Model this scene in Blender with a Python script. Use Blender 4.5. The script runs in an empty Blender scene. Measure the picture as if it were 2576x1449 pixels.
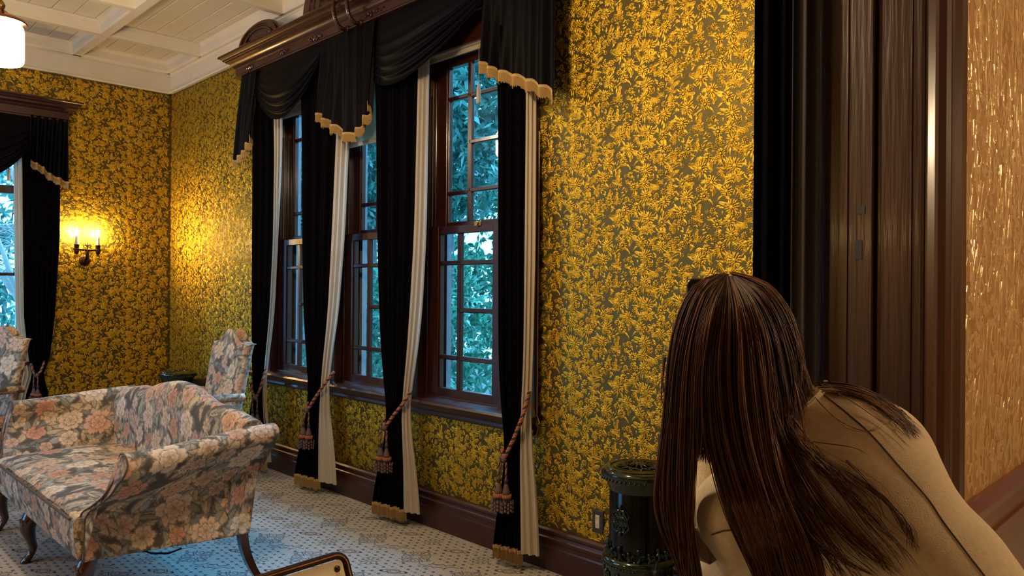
import bpy, math, random
import numpy as np
from mathutils import Vector, Matrix

# ------------------------------------------------------------------ camera
FPX = 1893.5
CAM = np.array([8.0917, -3.0151, 1.5])
CR = np.array([0.70581735, 0.70835086, 0.0078057])
CU = np.array([-0.00454455, -0.00649091, 0.99996861])
CF = np.array([-0.70837929, 0.70583067, 0.00136226])
sc = bpy.context.scene
cd = bpy.data.cameras.new('camera')
cam = bpy.data.objects.new('camera', cd)
sc.collection.objects.link(cam)
cd.sensor_fit = 'HORIZONTAL'
cd.sensor_width = 36.0
cd.lens = 36.0 * FPX / 2576.0
cd.clip_start = 0.05
cam.matrix_world = Matrix(((CR[0], CU[0], -CF[0], CAM[0]), (CR[1], CU[1], -CF[1], CAM[1]), (CR[2], CU[2], -CF[2], CAM[2]), (0, 0, 0, 1)))
sc.camera = cam

# ------------------------------------------------------------------ world, daylight, exposure
DAY = (0.30, 0.62, 1.0)
w = bpy.data.worlds.new('overcast_sky')
sc.world = w
w.use_nodes = True
bg = w.node_tree.nodes['Background']
bg.inputs[0].default_value = (0.16, 0.52, 1.0, 1)
bg.inputs[1].default_value = 4.4
sd = bpy.data.lights.new('daylight_sun', 'SUN')
sd.color = (0.16, 0.54, 1.0)
sd.energy = 10.0
sd.angle = math.radians(45)
sun = bpy.data.objects.new('daylight_sun', sd)
sc.collection.objects.link(sun)
sun.rotation_euler = Vector((-0.12, 0.78, 0.95)).to_track_quat('Z', 'Y').to_euler()
vs = sc.view_settings
vs.view_transform = 'Standard'
vs.look = 'None'
vs.gamma = 1.0
vs.use_curve_mapping = False
vs.exposure = 0.6
sc.cycles.use_denoising = True
sc.cycles.max_bounces = 8
sc.cycles.transparent_max_bounces = 12
sc.cycles.caustics_reflective = False
sc.cycles.caustics_refractive = False
sc.cycles.sample_clamp_indirect = 6.0

# ------------------------------------------------------------------ measuring helpers: a photographed point on a known plane
def ray(px, py):
    return CF + (px - 1288.0) / FPX * CR - (py - 724.5) / FPX * CU

def on(px, py, axis, val):
    i = 'xyz'.index(axis)
    d = ray(px, py)
    return CAM + (val - CAM[i]) / d[i] * d

def W(px, py, depth):
    return CAM + depth * ray(px, py)

RNG = np.random.default_rng(7)
rnd = random.Random(5)
col = sc.collection

# ------------------------------------------------------------------ mesh builder
class MB:
    def __init__(s):
        s.v = []; s.f = []; s.m = []
    def add(s, vs_, fs, mi=0):
        o = len(s.v)
        s.v.extend([tuple(map(float, q)) for q in vs_])
        s.f.extend([tuple(o + i for i in q) for q in fs])
        s.m.extend([mi] * len(fs))
        return s
    def box(s, x0, x1, y0, y1, z0, z1, mi=0):
        V = [(x, y, z) for z in (z0, z1) for y in (y0, y1) for x in (x0, x1)]
        return s.add(V, [(0, 2, 3, 1), (4, 5, 7, 6), (0, 1, 5, 4), (2, 6, 7, 3), (0, 4, 6, 2), (1, 3, 7, 5)], mi)
    def cbox(s, x0, x1, y0, y1, z0, z1, c=0.004, mi=0):
        """box with chamfered vertical and top edges"""
        loops = []
        for z, i in ((z0, c), (z0 + c, 0), (z1 - c, 0), (z1, c)):
            loops.append([(x0 + i, y0 + c, z), (x0 + c, y0 + i, z), (x1 - c, y0 + i, z), (x1 - i, y0 + c, z),
                          (x1 - i, y1 - c, z), (x1 - c, y1 - i, z), (x0 + c, y1 - i, z), (x0 + i, y1 - c, z)])
        return s.loft(loops, mi=mi)
    def loft(s, loops, closed=True, caps=True, mi=0):
        n = len(loops[0]); V = [p for l in loops for p in l]; F = []
        for i in range(len(loops) - 1):
            for j in range(n if closed else n - 1):
                k = (j + 1) % n
                F.append((i * n + j, i * n + k, (i + 1) * n + k, (i + 1) * n + j))
        if caps and closed:
            F.append(tuple(range(n))[::-1]); b = (len(loops) - 1) * n
            F.append(tuple(b + i for i in range(n)))
        return s.add(V, F, mi)
    def tube(s, pts, r, n=8, caps=True, mi=0):
        P = [np.array(p, float) for p in pts]; loops = []
        prev = None
        for i, p in enumerate(P):
            t = P[min(i + 1, len(P) - 1)] - P[max(i - 1, 0)]
            t = t / (np.linalg.norm(t) + 1e-12)
            if prev is None:
                a = np.array([0, 0, 1.0]) if abs(t[2]) < .9 else np.array([1.0, 0, 0])
            else:
                a = prev
            u = a - t * (a @ t); u /= np.linalg.norm(u) + 1e-12; prev = u
            v = np.cross(t, u)
            rr = r[i] if hasattr(r, '__len__') else r
            loops.append([p + rr * (math.cos(q) * u + math.sin(q) * v) for q in [2 * math.pi * k / n for k in range(n)]])
        return s.loft(loops, True, caps, mi)
    def lathe(s, prof, c=(0, 0, 0), n=32, axis='z', mi=0, caps=True):
        loops = []
        for r, h in prof:
            l = []
            for k in range(n):
                a = 2 * math.pi * k / n
                if axis == 'z': l.append((c[0] + r * math.cos(a), c[1] + r * math.sin(a), c[2] + h))
                elif axis == 'y': l.append((c[0] + r * math.cos(a), c[1] + h, c[2] - r * math.sin(a)))
                else: l.append((c[0] + h, c[1] + r * math.cos(a), c[2] + r * math.sin(a)))
            loops.append(l)
        return s.loft(loops, True, caps, mi)
    def ball(s, c, r, n=12, m=8, mi=0):
        rx, ry, rz = r if hasattr(r, '__len__') else (r, r, r)
        loops = []
        for i in range(m + 1):
            a = math.pi * (0.02 + 0.96 * i / m)
            loops.append([(c[0] + rx * math.sin(a) * math.cos(2 * math.pi * k / n), c[1] + ry * math.sin(a) * math.sin(2 * math.pi * k / n), c[2] - rz * math.cos(a)) for k in range(n)])
        return s.loft(loops, mi=mi)
    def sweep(s, prof, p0, p1, out, up=(0, 0, 1), mi=0):
        """extrude a closed profile [(out, up)] from p0 to p1"""
        p0, p1, out, up = [np.array(q, float) for q in (p0, p1, out, up)]
        return s.loft([[p + a * out + b * up for a, b in prof] for p in (p0, p1)], mi=mi)
    def grid(s, P, mi=0, wrap=False):
        P = np.asarray(P); nu, nv = P.shape[:2]
        F = [(i * nv + j, (i + 1) * nv + j, (i + 1) * nv + (j + 1) % nv, i * nv + (j + 1) % nv) for i in range(nu - 1) for j in range(nv if wrap else nv - 1)]
        return s.add(P.reshape(-1, 3), F, mi)
    def build(s, name, mats, parent=None, smooth=None, kind=None, label=None):
        me = bpy.data.meshes.new(name)
        me.from_pydata(s.v, [], s.f)
        if not isinstance(mats, (list, tuple)): mats = [mats]
        for m in mats: me.materials.append(m)
        if any(s.m): me.polygons.foreach_set('material_index', s.m)
        return finish(me, name, parent, smooth, kind, label)

def finish(me, name, parent=None, smooth=None, kind=None, label=None):
    if smooth is not None:
        me.polygons.foreach_set('use_smooth', [True] * len(me.polygons))
        if smooth < 179: me.set_sharp_from_angle(angle=math.radians(smooth))
    me.update()
    o = bpy.data.objects.new(name, me)
    col.objects.link(o)
    attach(o, parent)
    if kind: o['kind'] = kind
    if label: o['label'] = label
    return o

def wloc(o):
    L = Vector((0, 0, 0))
    while o is not None:
        L += o.location; o = o.parent
    return L

def attach(o, parent):
    if parent is not None:
        o.parent = parent
        o.location = -wloc(parent)

def np_mesh(V, F, name, mats, parent=None, smooth=None, kind=None, midx=None, cols=None, label=None):
    """V (n,3), F (m,k) all faces the same size"""
    V = np.asarray(V, np.float32); F = np.asarray(F, np.int32)
    k = F.shape[1]
    me = bpy.data.meshes.new(name)
    me.vertices.add(len(V)); me.vertices.foreach_set('co', V.ravel())
    me.loops.add(F.size); me.loops.foreach_set('vertex_index', F.ravel())
    me.polygons.add(len(F)); me.polygons.foreach_set('loop_start', np.arange(0, F.size, k, dtype=np.int32))
    if not isinstance(mats, (list, tuple)): mats = [mats]
    for m in mats: me.materials.append(m)
    if midx is not None: me.polygons.foreach_set('material_index', np.asarray(midx, np.int32))
    me.update(calc_edges=True)
    me.validate()
    if cols is not None:
        a = me.color_attributes.new('Col', 'FLOAT_COLOR', 'POINT')
        c4 = np.ones((len(V), 4), np.float32); c4[:, :3] = cols
        a.data.foreach_set('color', c4.ravel())
    return finish(me, name, parent, smooth, kind, label)

def tag(o, label, cat, group=None):
    o['label'] = label; o['category'] = cat
    if group: o['group'] = group
    return o

def thing(name, label, cat, loc=(0, 0, 0), group=None):
    o = bpy.data.objects.new(name, None)
    col.objects.link(o); o.location = [float(q) for q in loc]; o.empty_display_size = 0.1
    return tag(o, label, cat, group)

def struct(o):
    o['kind'] = 'structure'
    return o

def copy_tree(o, parent=None):
    c = o.copy(); col.objects.link(c); c.parent = parent
    for ch in list(o.children): copy_tree(ch, c)
    return c

# ------------------------------------------------------------------ materials
def mat(name, base, rough=0.5, metal=0.0, noise=None, bump=None, coat=0.0, sheen=0.0, spec=0.5, emit=None, stretch=(1, 1, 1), attr=False, sub=0.0, trans=0.0, aniso=0.0, island=None):
    """noise=(scale, second colour, contrast); bump=(scale, strength, distance)"""
    m = bpy.data.materials.new(name); m.use_nodes = True
    nt = m.node_tree; N = nt.nodes; L = nt.links
    b = N['Principled BSDF']
    b.inputs['Base Color'].default_value = (*base, 1)
    b.inputs['Roughness'].default_value = rough
    b.inputs['Metallic'].default_value = metal
    b.inputs['Specular IOR Level'].default_value = spec
    b.inputs['Coat Weight'].default_value = coat
    b.inputs['Coat Roughness'].default_value = 0.12
    b.inputs['Anisotropic'].default_value = aniso
    if sheen:
        b.inputs['Sheen Weight'].default_value = sheen
        b.inputs['Sheen Roughness'].default_value = 0.4
    tc = N.new('ShaderNodeTexCoord'); mp = N.new('ShaderNodeMapping')
    L.new(tc.outputs['Object'], mp.inputs[0]); mp.inputs['Scale'].default_value = stretch
    src = None
    if attr:
        at = N.new('ShaderNodeVertexColor'); at.layer_name = 'Col'; src = at.outputs[0]
    if island:
        g = N.new('ShaderNodeNewGeometry'); rp = N.new('ShaderNodeValToRGB')
        for i, c in enumerate(island):
            e = rp.color_ramp.elements[i] if i < 2 else rp.color_ramp.elements.new(0.5)
            e.color = (*c, 1)
        for i, e in enumerate(rp.color_ramp.elements): e.position = i / (len(island) - 1)
        for i, c in enumerate(island): rp.color_ramp.elements[i].color = (*c, 1)
        L.new(g.outputs['Random Per Island'], rp.inputs[0]); src = rp.outputs[0]
    if noise:
        t = N.new('ShaderNodeTexNoise'); t.inputs['Scale'].default_value = noise[0]; t.inputs['Detail'].default_value = 6
        L.new(mp.outputs[0], t.inputs['Vector'])
        r = N.new('ShaderNodeMapRange'); c = noise[2] if len(noise) > 2 else 0.2
        r.inputs[1].default_value = 0.5 - c; r.inputs[2].default_value = 0.5 + c
        L.new(t.outputs[0], r.inputs[0])
        mx = N.new('ShaderNodeMix'); mx.data_type = 'RGBA'
        L.new(r.outputs[0], mx.inputs[0])
        if src is not None:
            L.new(src, mx.inputs[6]); mu = N.new('ShaderNodeMix'); mu.data_type = 'RGBA'; mu.blend_type = 'MULTIPLY'
            mu.inputs[0].default_value = 1; L.new(src, mu.inputs[6]); mu.inputs[7].default_value = (*noise[1], 1)
            L.new(mu.outputs[2], mx.inputs[7])
        else:
            mx.inputs[6].default_value = (*base, 1); mx.inputs[7].default_value = (*noise[1], 1)
        src = mx.outputs[2]
    if src is not None: L.new(src, b.inputs['Base Color'])
    if bump:
        t = N.new('ShaderNodeTexNoise'); t.inputs['Scale'].default_value = bump[0]; t.inputs['Detail'].default_value = 4
        L.new(mp.outputs[0], t.inputs['Vector'])
        bn = N.new('ShaderNodeBump'); bn.inputs['Strength'].default_value = bump[1]; bn.inputs['Distance'].default_value = bump[2]
        L.new(t.outputs[0], bn.inputs['Height']); L.new(bn.outputs[0], b.inputs['Normal'])
        if coat: L.new(bn.outputs[0], b.inputs['Coat Normal'])
    if emit:
        b.inputs['Emission Color'].default_value = (*emit[0], 1); b.inputs['Emission Strength'].default_value = emit[1]
    if sub:
        out = N['Material Output']; tr = N.new('ShaderNodeBsdfTranslucent'); ms = N.new('ShaderNodeMixShader'); ms.inputs[0].default_value = sub
        tr.inputs[0].default_value = (*base, 1)
        if src is not None: L.new(src, tr.inputs[0])
        L.new(b.outputs[0], ms.inputs[1]); L.new(tr.outputs[0], ms.inputs[2]); L.new(ms.outputs[0], out.inputs[0])
    return m

def glass_mat(name, tint=(0.97, 0.985, 0.98)):
    m = bpy.data.materials.new(name); m.use_nodes = True
    nt = m.node_tree; N = nt.nodes; L = nt.links
    N.remove(N['Principled BSDF'])
    tr = N.new('ShaderNodeBsdfTransparent'); tr.inputs[0].default_value = (*tint, 1)
    gl = N.new('ShaderNodeBsdfGlossy'); gl.inputs['Roughness'].default_value = 0.02
    fr = N.new('ShaderNodeFresnel'); fr.inputs[0].default_value = 1.42
    ms = N.new('ShaderNodeMixShader')
    ge = N.new('ShaderNodeNewGeometry'); iv = N.new('ShaderNodeMath'); iv.operation = 'SUBTRACT'; iv.inputs[0].default_value = 1.0
    mu = N.new('ShaderNodeMath'); mu.operation = 'MULTIPLY'
    L.new(ge.outputs['Backfacing'], iv.inputs[1]); L.new(fr.outputs[0], mu.inputs[0]); L.new(iv.outputs[0], mu.inputs[1])
    L.new(mu.outputs[0], ms.inputs[0]); L.new(tr.outputs[0], ms.inputs[1]); L.new(gl.outputs[0], ms.inputs[2])
    L.new(ms.outputs[0], N['Material Output'].inputs[0])
    return m

def mix(a, b, t): return tuple(x + (y - x) * t for x, y in zip(a, b))

M = {}
M['wood'] = mat('dark_varnished_wood', (0.046, 0.0095, 0.0048), 0.32, noise=(9, (0.026, 0.0056, 0.0032), .25), bump=(26, .12, .004), coat=0.55, stretch=(1, 1, .12))
M['woodh'] = mat('dark_varnished_wood_lengthwise', (0.040, 0.0075, 0.0050), 0.34, noise=(9, (0.022, 0.0042, 0.003), .25), bump=(26, .10, .004), coat=0.35, stretch=(.12, 1, 1))
M['jamb'] = mat('brushed_varnish_wood', (0.040, 0.013, 0.0042), 0.36, noise=(14, (0.026, 0.0085, 0.003), .25), bump=(60, .5, .004), coat=0.06, spec=.32, stretch=(1, 1, .05))
M['leg'] = mat('mahogany_leg', (0.045, 0.012, 0.006), 0.22, noise=(12, (0.02, 0.006, 0.003), .2), coat=0.8)
M['table'] = mat('reddish_tabletop_wood', (0.30, 0.11, 0.05), 0.25, noise=(7, (0.2, 0.065, 0.03), .2), coat=0.6, stretch=(1, .15, 1))
M['ground'] = mat('olive_wallpaper_ground', (0.120, 0.095, 0.028), 0.42, metal=.55, spec=.2, noise=(30, (0.092, 0.072, 0.021), .2), bump=(220, .3, .003))
M['gold'] = mat('embossed_gold_leaf', (0.68, 0.43, 0.030), 0.34, metal=0.8, noise=(45, (0.50, 0.305, 0.018), .2), bump=(420, .45, .0025))
M['goldflat'] = mat('gold_floral_paper_unseen_side', (0.38, 0.22, 0.025), 0.45, metal=.35, noise=(18, (0.10, 0.08, 0.02), .06), bump=(120, .4, .003))
M['white'] = mat('cream_white_paint', (0.72, 0.66, 0.56), 0.5, noise=(5, (0.68, 0.61, 0.50), .2), bump=(90, .06, .002))
M['velvet'] = mat('black_velvet', (0.0022, 0.0020, 0.0027), 0.9, spec=.04, noise=(60, (0.0016, 0.0015, 0.002), .2), bump=(300, .2, .001))
M['swag'] = mat('black_sateen', (0.0018, 0.0017, 0.0030), 0.5, spec=.06, noise=(40, (0.0018, 0.0017, 0.0026), .2))
M['lining'] = mat('cream_curtain_lining', (0.60, 0.52, 0.40), 0.8, noise=(90, (0.54, 0.46, 0.35), .2), bump=(250, .15, .001), sub=.25)
M['fringe'] = mat('gold_fringe_cord', (0.50, 0.34, 0.14), 0.7, noise=(160, (0.36, 0.23, 0.08), .2))
M['glass'] = glass_mat('window_glass')
M['blind'] = mat('cream_roller_blind', (0.52, 0.52, 0.40), 0.8, noise=(80, (0.48, 0.48, 0.37), .2), sub=.3)
M['brass'] = mat('aged_brass', (0.42, 0.27, 0.09), 0.35, metal=.9, noise=(50, (0.25, 0.15, 0.05), .2))
M['copper'] = mat('polished_copper', (0.42, 0.15, 0.045), 0.22, metal=1., noise=(20, (0.30, 0.10, 0.03), .2))
M['bronze'] = mat('dark_bronze', (0.075, 0.035, 0.016), 0.35, metal=.85, noise=(40, (0.04, 0.02, 0.01), .2))
M['stove'] = mat('black_green_enamel', (0.0025, 0.0032, 0.0034), 0.16, noise=(20, (0.0018, 0.0026, 0.0026), .2), spec=.35)
M['stovegreen'] = mat('dark_green_enamel', (0.006, 0.017, 0.009), 0.15, noise=(25, (0.004, 0.011, 0.006), .2), coat=.4)
M['iron'] = mat('matt_black_iron', (0.012, 0.011, 0.012), 0.55, noise=(40, (0.008, 0.008, 0.009), .2))
M['plate'] = mat('dark_grey_metal_plate', (0.035, 0.031, 0.034), 0.5, noise=(30, (0.028, 0.025, 0.028), .2))
M['extgrey'] = mat('grey_painted_outside_frame', (0.30, 0.32, 0.33), 0.6, noise=(20, (0.24, 0.26, 0.27), .2))
M['cloth'] = mat('floral_tapestry', (0.5, 0.4, 0.3), 0.85, attr=True, noise=(260, (0.80, 0.78, 0.76), .2), bump=(500, .25, .001), spec=.2, sheen=.06)
M['cordwelt'] = mat('dark_welt_cord', (0.10, 0.075, 0.055), 0.8, noise=(120, (0.07, 0.05, 0.04), .2))
M['carpet'] = mat('cream_carpet', (0.50, 0.47, 0.41), 0.95, noise=(130, (0.42, 0.39, 0.34), .2), bump=(700, .5, .003), spec=.1)
M['cblue'] = mat('carpet_blue_yarn', (0.15, 0.16, 0.20), 0.95, noise=(200, (0.11, 0.12, 0.15), .2), spec=.1)
M['cmauve'] = mat('carpet_mauve_yarn', (0.19, 0.13, 0.15), 0.95, noise=(200, (0.15, 0.10, 0.115), .2), spec=.1)
M['csage'] = mat('carpet_sage_yarn', (0.25, 0.255, 0.21), 0.95, noise=(200, (0.21, 0.215, 0.175), .2), spec=.1)
M['ropeo'] = mat('orange_rope_ply', (0.42, 0.15, 0.05), 0.75, noise=(200, (0.3, 0.09, 0.03), .2))
M['ropeb'] = mat('navy_rope_ply', (0.035, 0.03, 0.05), 0.8, noise=(200, (0.02, 0.018, 0.03), .2))
M['ropep'] = mat('mauve_tassel_silk', (0.16, 0.09, 0.08), 0.75, noise=(200, (0.10, 0.06, 0.055), .2))
M['cord'] = mat('beige_pull_cord', (0.45, 0.34, 0.20), 0.8, noise=(200, (0.36, 0.26, 0.15), .2))
# ================================================================== THE ROOM
XP0, XP1 = 7.07, 7.37          # partition with the wide doorway
YB = -5.6                      # wall behind the sofa side
ZC, ZF, ZW = 3.81, 3.70, 3.50  # ceiling boards, frieze top, wallpaper top
WX = [2.300, 3.285, 4.268]     # left edges of the three sash pairs
WW = 0.685
OX0, OX1, OZ0, OZ1 = 2.20, 5.05, 0.78, 3.06

# walls ------------------------------------------------------------
b = MB()
for x0, x1, z0, z1 in ((-0.2, OX0, 0, 4), (OX1, XP0 + .15, 0, 4), (OX0, OX1, 0, OZ0), (OX0, OX1, OZ1, 4)):
    b.box(x0, x1, 0, .2, z0, z1)
wall_window = struct(b.build('wall_window', M['ground']))
b = MB()
FY0, FY1, FZ0, FZ1 = -2.30, -1.22, 0.80, 2.95
for y0, y1, z0, z1 in ((YB - .2, FY0, 0, 4), (FY1, 0, 0, 4), (FY0, FY1, 0, FZ0), (FY0, FY1, FZ1, 4)):
    b.box(-.2, 0, y0, y1, z0, z1)
wall_far = struct(b.build('wall_far', M['ground']))
b = MB()
BX0, BX1, BZ0, BZ1 = .30, 2.75, .25, 3.3           # wide window behind the photographer's left, out of view
for x0, x1, z0, z1 in ((-.2, BX0, 0, 4), (BX1, XP0, 0, 4), (BX0, BX1, 0, BZ0), (BX0, BX1, BZ1, 4)):
    b.box(x0, x1, YB - .2, YB, z0, z1)
wall_back = struct(b.build('wall_back', M['goldflat']))
# partition: doorway from y=-5.0 to y=-0.6, header above
DJ = -0.60
b = MB()
b.box(XP0 + .02, XP1 - .02, DJ + .02, 4.9, 0, 4)
b.box(XP0 + .02, XP1 - .02, -6.4, -5.0, 0, 4)
b.box(XP0 + .02, XP1 - .02, -5.0, DJ + .02, 2.95, 4)
M['halltan'] = mat('tan_iris_wallpaper_ground', (0.40, 0.215, 0.085), 0.42, metal=.2, noise=(14, (0.30, 0.15, 0.05), .12), bump=(60, .35, .004), stretch=(1, 1, .5))
wall_partition = struct(b.build('wall_partition', M['halltan']))

# near room (camera side) -------------------------------------------
M['hallwall'] = mat('near_room_wall_paper', (0.40, 0.26, 0.10), 0.5, noise=(6, (0.30, 0.18, 0.07), .2))
b = MB()
b.box(XP1, 11.5, 4.7, 4.9, 0, 4); b.box(XP1, 11.5, -6.6, -6.4, 0, 4); b.box(11.3, 11.5, -6.6, 4.9, 0, 4)
wall_near = struct(b.build('wall_near_room', M['hallwall']))

# floor -----------------------------------------------------------------
b = MB(); b.box(-.2, XP0 + .1, YB - .2, .2, -.1, 0); b.box(XP0 + .1, 11.5, -6.6, 4.9, -.1, 0)
floor = struct(b.build('floor', M['carpet']))

# ceiling: planks and coffer beams ---------------------------------------
b = MB(); b.box(-.2, XP0 + .1, YB - .2, .2, ZC + .02, ZC + .12); b.box(XP0 + .1, 11.5, -6.6, 4.9, ZC + .02, ZC + .12)
ceiling = struct(b.build('ceiling', M['white']))
pw = 0.165
y = 0.0; k = 0
base_me = None
while y > YB:
    b = MB(); j = .0022
    b.loft([[(x, y - pw + j, ZC + .02), (x, y - pw + j, ZC + .004), (x, y - pw + j + .005, ZC), (x, y - j - .005, ZC), (x, y - j, ZC + .004), (x, y - j, ZC + .02)] for x in (0, XP0)])
    if base_me is None:
        o = b.build('plank', M['white'], ceiling); base_me = o.data
    else:
        o = bpy.data.objects.new('plank', base_me); col.objects.link(o); o.parent = ceiling; o.location = (0, y, 0)
    y -= pw; k += 1

def beam_prof(w):
    return [(-w, ZF), (w, ZF), (w, ZF + .012), (w + .006, ZF + .02), (w + .006, ZC - .035), (w + .018, ZC - .02), (w + .028, ZC + .005), (-w - .028, ZC + .005), (-w - .018, ZC - .02), (-w - .006, ZC - .035), (-w - .006, ZF + .02), (-w, ZF + .012)]

def beam(x0, x1, y0, y1):
    b = MB()
    if abs(x1 - x0) > abs(y1 - y0):
        yc = (y0 + y1) / 2; b.loft([[(x, yc + a, z) for a, z in beam_prof(abs(y1 - y0) / 2)] for x in (x0, x1)])
    else:
        xc = (x0 + x1) / 2; b.loft([[(xc + a, yy, z) for a, z in beam_prof(abs(x1 - x0) / 2)] for yy in (y0, y1)])
    b.build('ceiling_beam', M['white'], ceiling)

for yc in (-.895, -2.5, -4.1): beam(0, XP0, yc - .037, yc + .037)
for xc in (.858, 2.465, 4.07, 5.68): beam(xc - .03, xc + .03, -.05, -.86)
for i in range(8): beam(.828 + .842 * i, .888 + .842 * i, -.93, -2.47)
for xc in (.858, 2.465, 4.07, 5.68): beam(xc - .03, xc + .03, -2.53, YB)

# frieze band with beads (white) on window wall and far wall
def frieze(name, p0, p1, out):
    b = MB()
    b.sweep([(0, ZW), (.030, ZW), (.036, ZW + .012), (.030, ZW + .026), (.016, ZW + .030), (.016, ZF - .012), (.024, ZF - .008), (.03, ZF), (.06, ZF), (.07, ZF + .02), (.07, ZC - .03), (.10, ZC + .005), (0, ZC + .005)], p0, p1, out)
    return struct(b.build(name, M['white'], smooth=25))
frieze('trim_1', (0, 0, 0), (XP0, 0, 0), (0, -1, 0))
frieze('trim_2', (0, 0, 0), (0, YB, 0), (1, 0, 0))
frieze('trim_3', (0, YB, 0), (XP0, YB, 0), (0, 1, 0))

# baseboards
HB = 0.2256
BP = [(0, 0), (.034, 0), (.034, .122), (.030, .130), (.030, .150), (.034, .156), (.034, .172), (.028, .178), (.024, .190), (.030, .198), (.030, .212), (.020, .222), (.012, HB), (0, HB)]
def baseboard(name, p0, p1, out, m='woodh'):
    b = MB(); b.sweep(BP, p0, p1, out)
    return struct(b.build(name, M[m], smooth=20))
baseboard('baseboard_window', (0, 0, 0), (XP0, 0, 0), (0, -1, 0))
baseboard('baseboard_far', (0, 0, 0), (0, YB, 0), (1, 0, 0))
baseboard('baseboard_back', (0, YB, 0), (XP0, YB, 0), (0, 1, 0))

# ------------------------------------------------------------------ doorway woodwork (jamb, casing, hall dado)
b = MB()
b.box(XP0 - .005, XP0 + .025, DJ, DJ + .03, 0, 2.95)
jamb = struct(b.build('trim_jamb', M['jamb']))
def board(x0, x1, y0, y1, m='jamb', z0=0, z1=2.95, nm='jamb_board', c=.004):
    q = MB(); q.cbox(x0, x1, y0, y1, z0, z1, c); return q.build(nm, M[m], jamb, smooth=30)
xa = [on(q, 400, 'y', DJ)[0] for q in (2064, 2137, 2200, 2216, 2298)]
board(XP0 - .01, xa[1] - .001, DJ - .002, DJ + .03)                 # back board with brushed varnish
board(xa[1] + .001, xa[2], DJ - .010, DJ + .03)                     # stop strip with plugged screw slots
board(xa[3], xa[4], DJ - .004, DJ + .03)                            # front board
board(xa[2], xa[3], DJ + .012, DJ + .03)                            # dark groove
board(xa[4], XP1 + .01, DJ - .012, DJ + .03, nm='corner_bead', c=.006)
for z0, z1, dx in ((1.60, 1.66, .022), (1.74, 1.765, .03)):
    q = MB(); q.box(xa[1] + dx, xa[1] + dx + .022, DJ - .0125, DJ - .009, z0, z1); q.build('slot_plug', M['iron'], jamb)
# casing on the near face of the partition: y from DJ to about -0.15
ce = on(2432, 700, 'x', XP1 + .03)[1]
cw = ce - DJ
casing = []
b = MB()
prof = [(0, 0), (.0, .018), (.03, .03), (.07, .03), (.09, .022), (.10, .022), (.12, .040), (.15, .046), (.18, .040), (.20, .020), (.215, .020), (.23, .032), (.26, .032), (.275, .018), (.30, .018), (.33, .038), (.40, .038), (.43, .030), (.445, .015), (.45, 0)]
sc_ = cw / .45
b.loft([[(XP1 + (o if i not in (0, len(prof) - 1) else -.02), DJ + a * sc_, z) for i, (a, o) in enumerate(prof)] for z in (0, 2.95)])
casing = struct(b.build('trim_casing', M['wood'], smooth=25))
# dado of the near room below the tan paper
zd = on(2432, 1290, 'x', XP1 + .02)[2]
DP = [(0, 0), (.05, 0), (.05, .20), (.04, .22), (.02, .23), (.02, zd - .20), (.030, zd - .19), (.030, zd - .155), (.018, zd - .15), (.018, zd - .10), (.035, zd - .09), (.035, zd - .062), (.05, zd - .052), (.055, zd - .02), (.03, zd - .006), (.02, zd), (0, zd)]
b = MB(); b.sweep(DP, (XP1 - .02, ce - .01, 0), (XP1 - .02, 4.7, 0), (1, 0, 0))
struct(b.build('trim_dado', mat('red_brown_dado_wood', (0.15, 0.040, 0.013), 0.28, noise=(9, (0.09, 0.023, 0.008), .25), coat=.6, stretch=(1, .12, 1)), smooth=20))
# opposite jamb of the doorway (out of view) and header
b = MB(); b.cbox(XP0 - .02, XP1 + .03, -5.06, -5.0, 0, 2.95); b.cbox(XP0 - .02, XP1 + .03, -5.06, DJ + .05, 2.90, 2.99)
struct(b.build('trim_header', M['wood']))

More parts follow.
